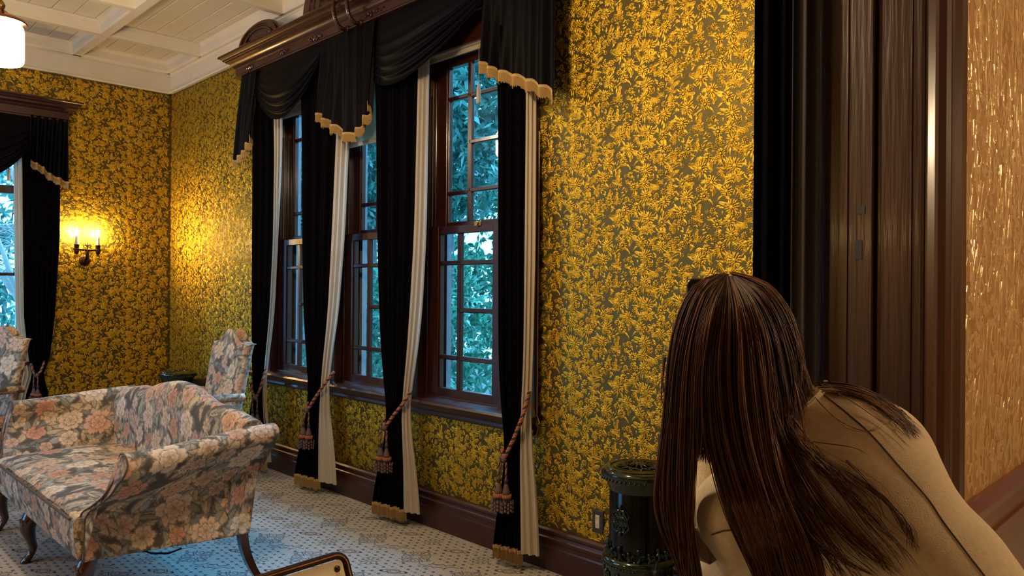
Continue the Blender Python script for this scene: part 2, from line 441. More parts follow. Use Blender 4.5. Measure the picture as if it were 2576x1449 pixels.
# ------------------------------------------------------------------ wallpaper relief (embossed gold paper)
TW, TH = 0.455, 0.415
def tile_elements(seed):
    R = np.random.default_rng(seed)
    el = []      # each: list of (verts (n,3), tris)
    def leaf(cx, cy, a, ln, wd, bend=0.0, h=.0042):
        ca, sa = math.cos(a), math.sin(a)
        def T(u, v, z):
            v2 = v + bend * ln * (u / ln) ** 2
            return (cx + ca * u - sa * v2, cy + sa * u + ca * v2, z)
        V = [T(0, 0, .0004), T(ln * .38, wd * .5, .0004), T(ln * .38, -wd * .5, .0004), T(ln * .42, 0, h), T(ln * .75, wd * .33, .0004), T(ln * .75, -wd * .33, .0004), T(ln, 0, .0003)]
        F = [(0, 3, 1), (0, 2, 3), (1, 3, 4), (2, 5, 3), (3, 6, 4), (3, 5, 6)]
        el.append((cx, cy, np.array(V), F))
    def chrys(cx, cy, r, n, rings):
        for q in range(rings):
            rr = r * (1 - q * .27); nn = max(6, int(n * (1 - q * .22)))
            a0 = R.uniform(0, 6.28)
            for i in range(nn):
                a = a0 + 2 * math.pi * i / nn + R.normal() * .05
                l = rr * R.uniform(.85, 1.08) * .62
                s = rr * .36
                x, yv = cx + math.cos(a) * s, cy + math.sin(a) * s
                ca, sa = math.cos(a), math.sin(a); wd = 2 * math.pi * rr / nn * .60
                z0 = .0006 + q * .0026
                V = [(x, yv, z0), (x + ca * l * .5 - sa * wd * .5, yv + sa * l * .5 + ca * wd * .5, z0), (x + ca * l * .5 + sa * wd * .5, yv + sa * l * .5 - ca * wd * .5, z0), (x + ca * l * .6, yv + sa * l * .6, z0 + .0046), (x + ca * l, yv + sa * l, z0)]
                el.append((cx, cy, np.array(V), [(0, 3, 1), (0, 2, 3), (1, 3, 4), (3, 2, 4)]))
        V = [(cx + r * .22 * math.cos(k * 1.047), cy + r * .22 * math.sin(k * 1.047), .003 + rings * .001) for k in range(6)] + [(cx, cy, .006 + rings * .001)]
        el.append((cx, cy, np.array(V), [(k, (k + 1) % 6, 6) for k in range(6)]))
    pts = []
    def place(rad, tries=400):
        for _ in range(tries):
            x, yv = R.uniform(0, TW), R.uniform(0, TH)
            ok = True
            for (px, py, pr_) in pts:
                dx = (x - px + TW / 2) % TW - TW / 2; dy = (yv - py + TH / 2) % TH - TH / 2
                if dx * dx + dy * dy < (rad + pr_) ** 2: ok = False; break
            if ok:
                pts.append((x, yv, rad)); return x, yv
        return None
    for r, cnt, n, g in ((.042, 4, 15, 3), (.036, 7, 13, 3), (.029, 9, 12, 2), (.019, 22, 8, 2), (.0125, 34, 6, 1)):
        for _ in range(cnt):
            p = place(r * .78)
            if p is None: continue
            chrys(p[0], p[1], r, n, g)
            if r > .025:                     # leaves around the heads
                for k in range(R.integers(3, 6)):
                    a = R.uniform(0, 6.28); d = r * .75
                    leaf(p[0] + math.cos(a) * d, p[1] + math.sin(a) * d, a + R.normal() * .3, R.uniform(.026, .040), R.uniform(.010, .016), R.normal() * .25)
    for _ in range(30):                      # sprays of narrow leaves on a stem
        p = place(.013)
        if p is None: continue
        a = R.uniform(0, 6.28); bd = R.normal() * .5
        for k in range(7):
            s = k * .0085; x = p[0] + math.cos(a + bd * s * 10) * s; yv = p[1] + math.sin(a + bd * s * 10) * s
            for sg in (-1, 1):
                leaf(x, yv, a + sg * R.uniform(.6, 1.0), R.uniform(.014, .024), .0062, sg * -.25)
        leaf(p[0], p[1], a, .065, .0035, bd * .3)
    for _ in range(160):
        p = place(.0055)
        if p is None: continue
        leaf(p[0], p[1], R.uniform(0, 6.28), R.uniform(.016, .030), R.uniform(.006, .012), R.normal() * .3)
    return el
ELS = tile_elements(11)
EV = np.concatenate([e[2] for e in ELS]); EC = np.concatenate([np.tile([[e[0], e[1]]], (len(e[2]), 1)) for e in ELS])
EF = []; EFc = []; off = 0
for e in ELS:
    for f in e[3]: EF.append([off + i for i in f]); EFc.append((e[0], e[1]))
    off += len(e[2])
EF = np.array(EF); EFc = np.array(EFc)

def relief(name, w0, w1, z0, z1, holes, place, parent, m):
    V = []; F = []; n = 0
    for iu in range(int(math.floor(w0 / TW)), int(math.ceil(w1 / TW))):
        for iz in range(int(math.floor(z0 / TH)), int(math.ceil(z1 / TH))):
            o = np.array([iu * TW, iz * TH + (iu % 2) * TH * .5])
            c = EFc + o
            ok = (c[:, 0] > w0 + .02) & (c[:, 0] < w1 - .02) & (c[:, 1] > z0 + .0) & (c[:, 1] < z1 - .015)
            for h in holes: ok &= ~((c[:, 0] > h[0]) & (c[:, 0] < h[1]) & (c[:, 1] > h[2]) & (c[:, 1] < h[3]))
            if not ok.any(): continue
            f = EF[ok]; used, inv = np.unique(f, return_inverse=True)
            v = EV[used].copy(); v[:, :2] += o
            V.append(v); F.append(inv.reshape(-1, 3) + n); n += len(v)
    V = np.concatenate(V); F = np.concatenate(F)
    return np_mesh(place(V), F, name, m, parent, kind='stuff')
relief('gold_relief', 0.0, 6.98, .21, ZW, [(1.99, 5.26, .72, 3.2)], lambda v: np.stack([v[:, 0], -v[:, 2] - .0002, v[:, 1]], 1), wall_window, M['gold'])
relief('gold_relief', -3.4, 0.0, .21, ZW, [(-2.4, -1.16, .76, 3.0)], lambda v: np.stack([v[:, 2] + .0002, v[:, 0], v[:, 1]], 1)[:, [0, 1, 2]], wall_far, M['gold'])

# tan iris relief on the near face of the partition
R_ = np.random.default_rng(3)
V = []; F = []; n = 0
for i in range(2600):
    y0 = R_.uniform(ce - .02, 1.5); z0 = R_.uniform(zd, 2.9)
    kind = R_.random()
    ln, wd = (R_.uniform(.10, .26), R_.uniform(.008, .016)) if kind < .22 else (R_.uniform(.03, .075), R_.uniform(.018, .036))
    a = math.pi / 2 + R_.normal() * .16 if kind < .22 else R_.uniform(0, 6.28)
    bend = R_.normal() * .22; ca, sa = math.cos(a), math.sin(a); ring = []
    for u, h in ((0, .15), (.2, .75), (.5, 1), (.8, .6), (1, .05)):
        vv = bend * ln * u * u
        for s in (-1, 0, 1):
            q = vv + s * wd * .5 * h
            ring.append((XP1 - .0198 + (.0028 if s == 0 else .0003), y0 + ca * ln * u - sa * q, z0 + sa * ln * u + ca * q))
    V += ring
    for k in range(4):
        for s in range(2):
            A = n + k * 3 + s
            F.append((A, A + 1, A + 4, A + 3))
    n += 15
V = np.array(V); V[:, 1] = np.maximum(V[:, 1], ce - .02)
M['iris'] = mat('pale_gold_iris_relief', (0.62, 0.41, 0.20), 0.28, metal=.4, noise=(30, (0.52, 0.33, 0.15), .2), bump=(120, .3, .003))
np_mesh(V, F, 'iris_relief', M['iris'], wall_partition, kind='stuff')

# ------------------------------------------------------------------ carpet motifs (woven figures)
PX, PY, OX_, OY_ = .4235, .4405, 3.897, -.418
cb = MB()
def stroke(pts, wd, mi, closed=False):
    P = [np.array(p) for p in pts]
    if closed: P = P + [P[0]]
    for a, c in zip(P[:-1], P[1:]):
        d = c - a; L = np.hypot(*d)
        if L < 1e-6: continue
        d = d / L; nrm = np.array([-d[1], d[0]]) * wd / 2; e = d * wd * .3
        cb.add([(*(a - e + nrm), 0), (*(a - e - nrm), 0), (*(c + e - nrm), 0), (*(c + e + nrm), 0)], [(0, 1, 2, 3)], mi)
def disc(x, y, rx, ry, mi, n=8):
    cb.add([(x + rx * math.cos(2 * math.pi * k / n), y + ry * math.sin(2 * math.pi * k / n), 0) for k in range(n)], [tuple(range(n))], mi)
def rot(p, a): return (p[0] * math.cos(a) - p[1] * math.sin(a), p[0] * math.sin(a) + p[1] * math.cos(a))
# star: eight-pointed tracery with octagons
for q in range(4):
    a = q * math.pi / 2
    S = lambda L_: [rot(p, a) for p in L_]
    stroke(S([(.018, .018), (.05, .018), (.062, .03), (.062, .05), (.05, .062), (.03, .062), (.018, .05), (.018, .018)]), .0055, 0)
    stroke(S([(0, .02), (.02, .085), (.035, .07), (.045, .09)]), .005, 0)
    stroke(S([(0, .02), (-.02, .085), (-.035, .07)]), .005, 0)
    stroke(S([(.07, -.02), (.095, 0), (.07, .02)]), .005, 0)
    stroke(S([(.085, .012), (.105, .02), (.10, .0)]), .0045, 0)
    disc(*rot((.04, .04), a), .008, .008, 2)
star_hi = len(cb.f)
def at_(pts, dx, dy): return [(p[0] + dx, p[1] + dy) for p in pts]
# branch: angular cloud outline
for s in (1, -1):
    stroke(at_([(s * q[0], s * q[1]) for q in [(-.10, -.055), (-.055, -.04), (-.05, -.005), (-.02, .01), (.0, .035), (.03, .03), (.035, .055), (.06, .06)]], .197, 0), .0065, 0)
    stroke(at_([(s * q[0], s * q[1]) for q in [(-.05, -.005), (-.06, .02)]], .197, 0), .006, 0)
    stroke(at_([(s * q[0], s * q[1]) for q in [(-.02, -.012), (.012, -.012), (.018, .006)]], .197, 0), .0045, 2)
# mauve lozenge cartouche, two outlines
for k_, wd in ((1, .0065), (.55, .005)):
    stroke(at_([rot((q[0] * k_, q[1] * k_), .55) for q in [(-.075, 0), (-.055, .016), (-.03, .013), (-.018, .026), (.018, .026), (.03, .013), (.055, .016), (.075, 0), (.055, -.016), (.03, -.013), (.018, -.026), (-.018, -.026), (-.03, -.013), (-.055, -.016)]], .09, .2205), wd, 1, True)
# sage flower
for k_ in range(8):
    a = k_ * math.pi / 4
    stroke(at_([rot(q, a) for q in [(.012, 0), (.03, .012), (.055, .008), (.06, 0), (.055, -.008), (.03, -.012), (.012, 0)]], .292, .2205), .0042, 2)
    disc(.292 + .045 * math.cos(a + .39), .2205 + .045 * math.sin(a + .39), .007, .006, 0)
# field dots
blk = [(0, 0, .105, .1), (.197, 0, .105, .068), (.09, .2205, .078, .05), (.292, .2205, .066, .066)]
nx, ny = 7, 12
for j in range(ny):
    for i in range(nx):
        x = (i + .5 * (j % 2)) * PX / nx; y_ = j * PY / ny
        bad = False
        for bx, by, rx, ry in blk:
            dx = (x - bx + PX / 2) % PX - PX / 2; dy = (y_ - by + PY / 2) % PY - PY / 2
            if (dx / rx) ** 2 + (dy / ry) ** 2 < 1: bad = True
        if bad:
            continue
        mi = 2 if (i * 3 + j * 5) % 7 == 0 else 0
        disc(x, y_, .0125, .0098, mi, 6)
        disc(x + PX / nx / 2, y_, .0045, .004, 0, 5)
tv = np.array(cb.v); tf = cb.f; tm = cb.m
b = MB()
for ix in range(-10, 9):
    for iy in range(-9, 2):
        dx, dy = OX_ + ix * PX, OY_ + iy * PY
        if dx < 0 or dx > 6.6 or dy > -.0 or dy < -4.2: continue
        vv = tv + np.array([dx, dy, .0006])
        o_ = len(b.v); b.v.extend(map(tuple, vv)); b.f.extend([tuple(o_ + i for i in f) for f in tf]); b.m.extend(tm)
keepv = np.array(b.v)
ok = [all(keepv[i, 1] < -.036 for i in f) for f in b.f]
b.m = [m for m, k in zip(b.m, ok) if k]; b.f = [f for f, k in zip(b.f, ok) if k]
b.build('woven_motifs', [M['cblue'], M['cmauve'], M['csage']], floor, kind='stuff')
# ================================================================== WINDOWS
def sash(win, name, x0, x1, yf, yb, z0, z1, stile, top, bot, vx, hl, hr, axis='y'):
    """double-hung sash: vx muntin centre, hl / hr heights of the cross bars in the two columns"""
    def T(b):
        if axis == 'x':
            b.v = [(-q[1], q[0], q[2]) for q in b.v]      # far wall: x along -> y, depth -> -x
            b.f = [f for f in b.f]
        return b
    b = MB()
    b.cbox(x0, x0 + stile, yf, yb, z0, z1, .003); b.cbox(x1 - stile, x1, yf, yb, z0, z1, .003)
    b.cbox(x0 + stile - .002, x1 - stile + .002, yf + .001, yb - .001, z1 - top, z1, .003)
    b.cbox(x0 + stile - .002, x1 - stile + .002, yf + .001, yb - .001, z0, z0 + bot, .003)
    # sloped ovolo inside the frame
    for xa_, xb_ in ((x0 + stile, x0 + stile + .012), (x1 - stile - .012, x1 - stile)):
        b.cbox(xa_, xb_, yf + .008, yb - .004, z0 + bot, z1 - top, .003)
    s = T(b).build(name, M['wood'], win, smooth=30)
    yc = (yf + yb) / 2
    def bar(xa_, xb_, za, zb):
        q = MB(); q.cbox(xa_, xb_, yf + .006, yb - .006, za, zb, .005); T(q).build('muntin', M['wood'], s, smooth=30)
    def pane(xa_, xb_, za, zb):
        q = MB(); q.box(xa_, xb_, yc + .004, yc + .007, za, zb); T(q).build('pane', M['glass'], s)
    mw = .017
    gx0, gx1, gz0, gz1 = x0 + stile - .003, x1 - stile + .003, z0 + bot - .003, z1 - top + .003
    bar(vx - mw, vx + mw, gz0, gz1)
    for h in hl: bar(gx0, vx, h - .014, h + .014)
    for h in hr: bar(vx, gx1, h - .014, h + .014)
    for xa_, xb_, hs in ((gx0, vx, hl), (vx, gx1, hr)):
        e = [gz0] + sorted(hs) + [gz1]
        for a, c in zip(e[:-1], e[1:]): pane(xa_, xb_, a, c)
    return s

for i, xl in enumerate(WX):
    win = bpy.data.objects.new('window_%d' % (i + 1), None); col.objects.link(win); win.location = (xl, 0, .8); struct(win)
    win['label'] = 'sash window pane set in dark wood, number %s of the triple window' % ('one', 'two', 'three')[i]
    sash(win, 'lower_sash', xl, xl + WW, .04, .085, .815, 1.893, .09, .05, .055, xl + .281, [1.066, 1.66], [1.066, 1.366, 1.66])
    sash(win, 'upper_sash', xl + .004, xl + WW - .004, .09, .135, 1.862, 2.965, .10, .055, .06, xl + .312, [2.106, 2.71], [2.114, 2.414, 2.705])
    if i == 2:
        q = MB(); p = on(1202, 562, 'y', .039)
        q.cbox(p[0] - .028, p[0] + .028, .032, .04, p[2] - .016, p[2] + .016, .003); q.cbox(p[0] - .009, p[0] + .009, .026, .034, p[2] - .02, p[2] + .008, .003)
        q.lathe([(.014, -.012), (.014, -.008), (.008, -.003)], (p[0], .034, p[2]), 12, 'y')
        q.build('sash_latch', M['brass'], win)
    # glazing dust strip / bottom stop on the sill
    q = MB(); q.cbox(xl - .01, xl + WW + .01, .012, .04, .80, .822, .004); q.build('stop_bead', M['wood'], win)

# wood frame round the three windows
tf_ = MB()
zt, zb_ = 3.06, .80
segs = [(1.94, WX[0] - .004), (WX[0] + WW + .004, WX[1] - .004), (WX[1] + WW + .004, WX[2] - .004), (WX[2] + WW + .004, 5.275)]
frame = MB()
for k, (a, c) in enumerate(segs):
    frame.cbox(a + (0 if k else .0), c, .03, .165, zb_, zt, .003)
    ia, ic = a + (.0 if k == 0 else .028), c - (.0 if k == 3 else .028)
    frame.cbox(ia, ic, -.028, .032, zb_, zt, .006)                       # face board
    frame.cbox(ia + .06, ic - .06, -.036, -.02, zb_, zt, .006)           # raised strip
    for e, sg in ((a, 1), (c, -1)):
        if (k == 0 and e == a) or (k == 3 and e == c): continue
        frame.cbox(min(e, e - sg * .008), max(e, e - sg * .008), .086, .0895, zb_, zt, .001)
frame.cbox(1.94, 5.275, -.028, .165, zt - .09, zt + .12, .004)
frame.cbox(1.92, 5.295, -.045, .0, zt + .08, zt + .14, .006)
fr = struct(frame.build('trim_window_frame', M['wood'], smooth=30))
for xl in WX:                                              # sash pulleys and cords on the left reveals
    q = MB(); q.cbox(xl - .006, xl - .001, .045, .072, 2.745, 2.845, .002); q.build('sash_pulley', M['brass'], fr)
    q = MB(); q.tube([(xl + .001, .060, 2.8), (xl + .001, .060, 2.3), (xl + .003, .058, 1.9)], .0028, 6); q.build('sash_cord', M['cord'], fr)
sl = MB()
SP = [(-.16, .772), (.085, .772), (.10, .778), (.108, .788), (.100, .800), (.085, .806), (.03, .810), (-.16, .822)]
sl.sweep([(a, z) for a, z in SP], (1.90, 0, 0), (5.30, 0, 0), (0, -1, 0))
sl.sweep([(0, .700), (.026, .700), (.034, .715), (.030, .730), (.044, .742), (.060, .772), (0, .772)], (1.93, 0, 0), (5.27, 0, 0), (0, -1, 0))
struct(sl.build('trim_window_sill', M['woodh'], smooth=25))
# outside frame and reveals
ex = MB()
for xl in WX:
    ex.box(xl - .06, xl + .026, .166, .205, .80, 3.05); ex.box(xl + WW - .03, xl + WW + .06, .166, .205, .80, 3.05)
ex.box(2.15, 5.05, .166, .26, .74, .80); ex.box(2.15, 5.05, .166, .22, 3.0, 3.1)
struct(ex.build('trim_outside_frame', M['extgrey']))

# far-wall window
win = bpy.data.objects.new('window_4', None); col.objects.link(win); win.location = (0, -1.76, .8); struct(win)
win['label'] = 'sash window in the far wall beside the candle sconce'
sash(win, 'lower_sash', -2.18, -1.295, .04, .085, .815, 2.40, .05, .06, .06, -1.95, [1.60], [1.60], axis='x')
sash(win, 'upper_sash', -2.18, -1.295, .09, .135, 2.34, 2.94, .05, .055, .08, -1.95, [], [], axis='x')
q = MB()
for a, c in ((-2.30, -2.185), (-1.29, -1.175)):
    q.cbox(-.17, .028, a, c, .80, 2.98, .006)
q.cbox(-.17, .028, -2.30, -1.175, 2.93, 3.0, .006); q.cbox(-.2, .09, -2.34, -1.13, .765, .80, .01)
struct(q.build('trim_far_window_frame', M['wood'], smooth=30))
q = MB(); q.tube([(.0, -1.43, 2.9), (.0, -1.43, 2.56)], .0015, 5); q.lathe([(.012, 0), (.014, .02), (.014, .10), (.006, .115)], (.0, -1.43, 2.45), 10)
tag(q.build('blind_pull', M['lining']), 'cream wooden blind pull hanging at the window beside the candle sconce', 'blind pull')

# wide window in the back wall (lights the room from the left, out of view)
win = bpy.data.objects.new('window_5', None); col.objects.link(win); win.location = ((BX0 + BX1) / 2, YB, BZ0); struct(win)
win['label'] = 'wide window in the wall opposite the triple window'
q = MB()
for k in range(4):
    xx = BX0 + (BX1 - BX0) * k / 3; q.cbox(xx - .04, xx + .04, YB - .12, YB + .02, BZ0, BZ1, .004)
q.cbox(BX0, BX1, YB - .12, YB + .02, BZ0, BZ0 + .06, .004); q.cbox(BX0, BX1, YB - .12, YB + .02, BZ1 - .06, BZ1, .004); q.cbox(BX0, BX1, YB - .1, YB, 1.86, 1.91, .004)
q.build('window_frame', M['wood'], win, smooth=30)
for k in range(3):
    for z0, z1 in ((BZ0 + .06, 1.86), (1.91, BZ1 - .06)):
        q = MB(); q.box(BX0 + (BX1 - BX0) * k / 3 + .04, BX0 + (BX1 - BX0) * (k + 1) / 3 - .04, YB - .052, YB - .049, z0, z1); q.build('pane', M['glass'], win)

# roller blinds
def blind(x0, x1, zbot, label, tagp=None):
    t = thing('roller_blind', label, 'blind', ((x0 + x1) / 2, .018, zbot))
    q = MB(); q.box(x0, x1, .015, .0165, zbot, 3.0); q.build('shade', M['blind'], t)
    q = MB(); q.cbox(x0, x1, .008, .022, zbot - .018, zbot + .012, .003); q.build('bottom_rail', M['lining'], t)
    q = MB(); q.lathe([(.022, 0), (.022, x1 - x0)], (x0, .005, 2.985), 16, 'x'); q.build('roller', M['blind'], t)
    if tagp is not None:
        q = MB(); q.tube([(tagp[0], .0, zbot), (tagp[0], .0, tagp[2] + .06)], .0015, 5); q.build('pull_cord', M['cord'], t)
        q = MB(); q.lathe([(.010, -.062), (.014, -.055), (.012, .03), (.007, .055), (.003, .062)], (tagp[0], .0, tagp[2]), 12); q.build('pull_tag', M['lining'], t)
blind(WX[1] + .005, WX[1] + WW - .005, 2.535, 'cream roller blind drawn partly down over the middle window')
blind(WX[2] + .005, WX[2] + WW - .005, 2.955, 'cream roller blind rolled up at the window with the brass latch, pull tag hanging', on(1204, 235, 'y', 0))
blind(WX[0] + .005, WX[0] + WW - .005, 2.90, 'cream roller blind rolled up behind the first swag')

# ================================================================== PELMET (dark carved wood)
PZ = 3.274
pel = thing('window_pelmet', 'long dark carved wooden pelmet with arched crests over the triple window', 'pelmet', (3.68, 0, PZ))
PA, PB = 1.868, 5.53
def run(name, prof, d, parent=pel, m='woodh', a=PA, c=PB):
    """moulding with mitred returns at both ends; prof (out, up) with out measured from the fascia plane"""
    b = MB(); loops = []
    P = [(o, z) for o, z in prof]
    for q in (0, 1, 2, 3):
        l = []
        for o, z in P:
            if q == 0: l.append((a - o, 0.0, z))
            elif q == 1: l.append((a - o, -d - o, z))
            elif q == 2: l.append((c + o, -d - o, z))
            else: l.append((c + o, 0.0, z))
        loops.append(l)
    b.loft(loops, True, True); return b.build(name, M[m], parent, smooth=22)
run('fascia', [(-.05, PZ), (.010, PZ), (.014, PZ + .006), (.010, PZ + .012), (0, PZ + .014), (.004, PZ + .018), (0, PZ + .022), (0, PZ + .075), (.006, PZ + .078), (.006, PZ + .086), (-.05, PZ + .086)], .165)
run('cove', [(-.05, PZ + .086), (.010, PZ + .086), (.014, PZ + .096), (.022, PZ + .108), (.040, PZ + .122), (.062, PZ + .130), (.062, PZ + .138), (-.05, PZ + .138)], .165)
run('crown', [(-.05, PZ + .138), (.070, PZ + .138), (.078, PZ + .142), (.082, PZ + .152), (.094, PZ + .160), (.108, PZ + .166), (.112, PZ + .176), (.104, PZ + .186), (-.05, PZ + .19)], .165)
def carving(cx, z, w, sgn=1):
    b = MB(); y0 = -.167
    for k in range(7):
        t = k / 6.; r = .014 * (1 - .6 * t)
        b.ball((cx + sgn * w * t, y0 - .003, z + .010 * math.sin(k * 2.4)), (r * 1.1, .006, r), 8, 5)
        b.tube([(cx + sgn * w * t, y0 - .003, z), (cx + sgn * (w * t + .012), y0 - .008, z + .018 * (-1) ** k * (1 - .5 * t)), (cx + sgn * (w * t + .022), y0 - .003, z + .006 * (-1) ** k)], [.003, .004, .002], 5)
    b.build('carved_spray', M['woodh'], pel, smooth=50)
for px, py, w, s in ((640, 162, .09, -1), (712, 128, .11, 1), (812, 88, .15, -1), (925, 38, .2, 1)):
    carving(on(px, py, 'y', -.15)[0], PZ + .045, w, s)
def arch(name, x0, x1, zbase, h, y0, y1):
    cx = (x0 + x1) / 2; hw = (x1 - x0) / 2
    g = None
    for k, (e, th) in enumerate(((1.0, 0.0), (.90, .014), (.82, .004), (.74, -.006), (.68, .010), (.60, -.012))):
        b = MB(); loops = []
        n = 26
        e2 = (.90, .82, .74, .68, .60, 0.0)[k]
        ring = []
        for j in range(n + 1):
            a = math.pi * j / n
            P = lambda q, yy: (cx - hw * q * math.cos(a), yy, zbase + h * q * math.sin(a))
            loops.append([P(e, y0 - th), P(e2, y0 - th), P(e2, y1), P(e, y1)])
        b.loft(loops, True, True)
        o = b.build('crest_arch' if k == 0 else 'arch_ring', M['woodh'], pel if k == 0 else g, smooth=35)
        if k == 0: g = o
    b = MB()
    for j in range(9):
        a = math.pi * (.12 + .76 * j / 8)
        for s in range(3):
            q = .18 + .13 * s
            b.ball((cx - hw * q * math.cos(a), y0 + .006, zbase + .03 + h * q * math.sin(a) * .9), (.018 * hw / .2, .010, .014 * hw / .2), 7, 5)
        b.tube([(cx, y0 + .008, zbase + .02), (cx - hw * .3 * math.cos(a), y0 + .002, zbase + h * .3 * math.sin(a)), (cx - hw * .52 * math.cos(a + .12), y0 + .008, zbase + h * .52 * math.sin(a + .12))], [.005, .007, .002], 5)
    b.build('carved_leaf', M['woodh'], g, smooth=50)
zt_ = PZ + .185
xa1 = on(606, 133, 'y', -.2)[0]; xb1 = on(712, 82, 'y', -.2)[0]
arch('crest', xa1, xb1, zt_, .155, -.225, -.15)
arch('crest', 2 * 3.69 - xb1, 2 * 3.69 - xa1, zt_, .155, -.225, -.15)
arch('crest', 3.10, 4.28, zt_, .42, -.225, -.14)
# beaded horseshoe bracket where the middle of the pelmet breaks forward
for sx in (on(845, 45, 'y', -.26)[0], 2 * 3.69 - on(845, 45, 'y', -.26)[0]):
    b = MB(); pts = []
    for j in range(22):
        a = -2.0 + 3.75 * j / 21
        pts.append((sx, -.205 - .075 * math.cos(a), PZ + .125 - .125 * math.sin(-a)))
    b.tube(pts, .015, 8)
    br = b.build('beaded_bracket', M['woodh'], pel, smooth=50)
    b = MB()
    for j in range(0, 22):
        p = pts[j]; b.ball((p[0] + .011, p[1] - .008, p[2]), .0065, 6, 4)
    b.ball((sx, -.17, PZ + .012), (.024, .018, .022), 8, 6)
    b.build('bead', M['woodh'], br, smooth=60)
q = MB()
hp = on(742, 60, 'y', -.2)
q.tube([(hp[0] - .03, -.2, zt_), (hp[0] - .02, -.2, zt_ + .03), (hp[0] + .0, -.2, zt_ + .02), (hp[0] + .015, -.2, zt_ + .045), (hp[0] + .035, -.2, zt_ + .03)], .0025, 5)
q.build('wire_hook', M['iron'], pel)

# ================================================================== VALANCE: swags and tails
def pleat_y(u, n, amp, ph=0.0):
    t = np.abs(((u * n + ph) % 1.0) - .5) * 2
    t = t * t * (3 - 2 * t)
    return amp * (t - .5)

def fringe_mesh(b, top, n_per_m=210, h=.055, band=.012, out=(0, -1, 0)):
    """cords hanging from polyline 'top'"""
    P = np.array(top); d = np.r_[0, np.cumsum(np.linalg.norm(np.diff(P, axis=0), axis=1))]
    n = max(4, int(d[-1] * n_per_m)); t = np.linspace(0, d[-1], n)
    Q = np.stack([np.interp(t, d, P[:, k]) for k in range(3)], 1)
    o = np.array(out) * .004
    for i in range(n - 1):
        a, c = Q[i], Q[i + 1]
        hh = h * (1 + .10 * rnd.uniform(-1, 1)); sw = rnd.uniform(-.3, .3) * (c - a)
        m = (a + c) / 2
        z0, z1 = np.array([0, 0, -band * .3]), np.array([0, 0, -hh])
        b.add([a + o + z0, c + o + z0, c + o * .5 + z1 + sw, a + o * .5 + z1 + sw, m + o * 2 + z0, m + o * 1.6 + z1 + sw], [(0, 4, 5, 3), (4, 1, 2, 5)], 0)
    up = np.array([0, 0, band])
    for i in range(n - 1):
        a, c = Q[i], Q[i + 1]
        b.add([a + o * 1.6 - up * .3, c + o * 1.6 - up * .3, c + o * 1.2 + up, a + o * 1.2 + up], [(0, 1, 2, 3)], 0)

def jabot(parent, top, hem, n, amp, axis='y', depth=-.15, nm='tail'):
    """top=((pos0,z0),(pos1,z1)); hem=[(frac, pos, z)...]; pos along the wall"""
    nu, nv = 90, 26
    u = np.linspace(0, 1, nu)
    fr_, fp, fz = zip(*hem)
    hx = np.interp(u, fr_, fp); hz = np.interp(u, fr_, fz)
    st = (np.floor(u * n) + np.clip((u * n % 1) * 2.2 - .6, 0, 1)) / n         # stepped hem
    hz = np.interp(np.clip(st, 0, 1), fr_, fz)
    tx = top[0][0] + (top[1][0] - top[0][0]) * u; tz = top[0][1] + (top[1][1] - top[0][1]) * u
    P = np.zeros((nu, nv, 3))
    for j in range(nv):
        v = j / (nv - 1)
        x = tx + (hx - tx) * v; z = tz + (hz - tz) * v
        y = pleat_y(u, n, amp * (.45 + .75 * v)) + .006 * np.sin(u * 31 + v * 3)
        if axis == 'y': P[:, j] = np.stack([x, depth - y, z], 1)
        else: P[:, j] = np.stack([depth + y, x, z], 1)
    b = MB(); b.grid(P)
    # lining, just behind
    Q = P.copy(); Q[:, :, 1 if axis == 'y' else 0] += .006 if axis == 'y' else -.006
    o = b.build(nm, M['swag'], parent, smooth=180)
    b = MB(); b.grid(Q[:, ::-1]); b.build('tail_lining', mat_once('slate_tail_lining', (0.045, 0.043, 0.06)), o, smooth=180)
    b = MB(); fringe_mesh(b, P[:, -1] + np.array([0, 0, .012]), out=(0, -1, 0) if axis == 'y' else (1, 0, 0)); b.build('fringe', M['fringe'], o)
    return o
_mo = {}
def mat_once(name, c, r=.7):
    if name not in _mo: _mo[name] = mat(name, c, r, noise=(50, tuple(q * .8 for q in c), .2))
    return _mo[name]

def swag(parent, xl, xr, zt0, hl, hr, sag, axis='y', depth=-.15, nf=6, bias=.0, bulge=.05):
    nu, nv = 60, 110
    u = np.linspace(0, 1, nu)[:, None]; v = np.linspace(0, 1, nv)[None, :]
    x = xl + (xr - xl) * u + 0 * v
    um = u ** (1 + bias)
    sagc = 4 * um * (1 - um)
    vv = v ** 1.15
    z = zt0 - (hl + (hr - hl) * u) * vv - (sag - (hl + hr) / 2) * sagc * vv
    ph = v * nf * (0.35 + .65 * v)
    fold = np.abs((ph % 1.0) - .5) * 2; fold = fold ** 1.5
    y = bulge * np.sin(np.pi * u) * np.sin(np.pi * np.minimum(v * .62 + .08, 1)) + (.022 * fold) * np.clip(v * 2.2 - .5, 0, 1) * (0.5 + .5 * np.sin(np.pi * u))
    z = z - .012 * fold * np.clip(v * 2.2 - .5, 0, 1) * np.sin(np.pi * u)
    P = np.stack([x, depth + .012 - y, z], 2) if axis == 'y' else np.stack([depth - .012 + y, x, z], 2)
    b = MB(); b.grid(P); return b.build('swag', M['swag'], parent, smooth=180)

D_ = -.175
val = thing('curtain_valance', 'black swagged valance with gold-fringed tails hanging from the long carved pelmet', 'valance', (3.68, D_, PZ))
X = lambda px, py, d=D_: on(px, py, 'y', d)[0]
Z = lambda px, py, d=D_: on(px, py, 'y', d)[2]
zt0 = PZ + .02
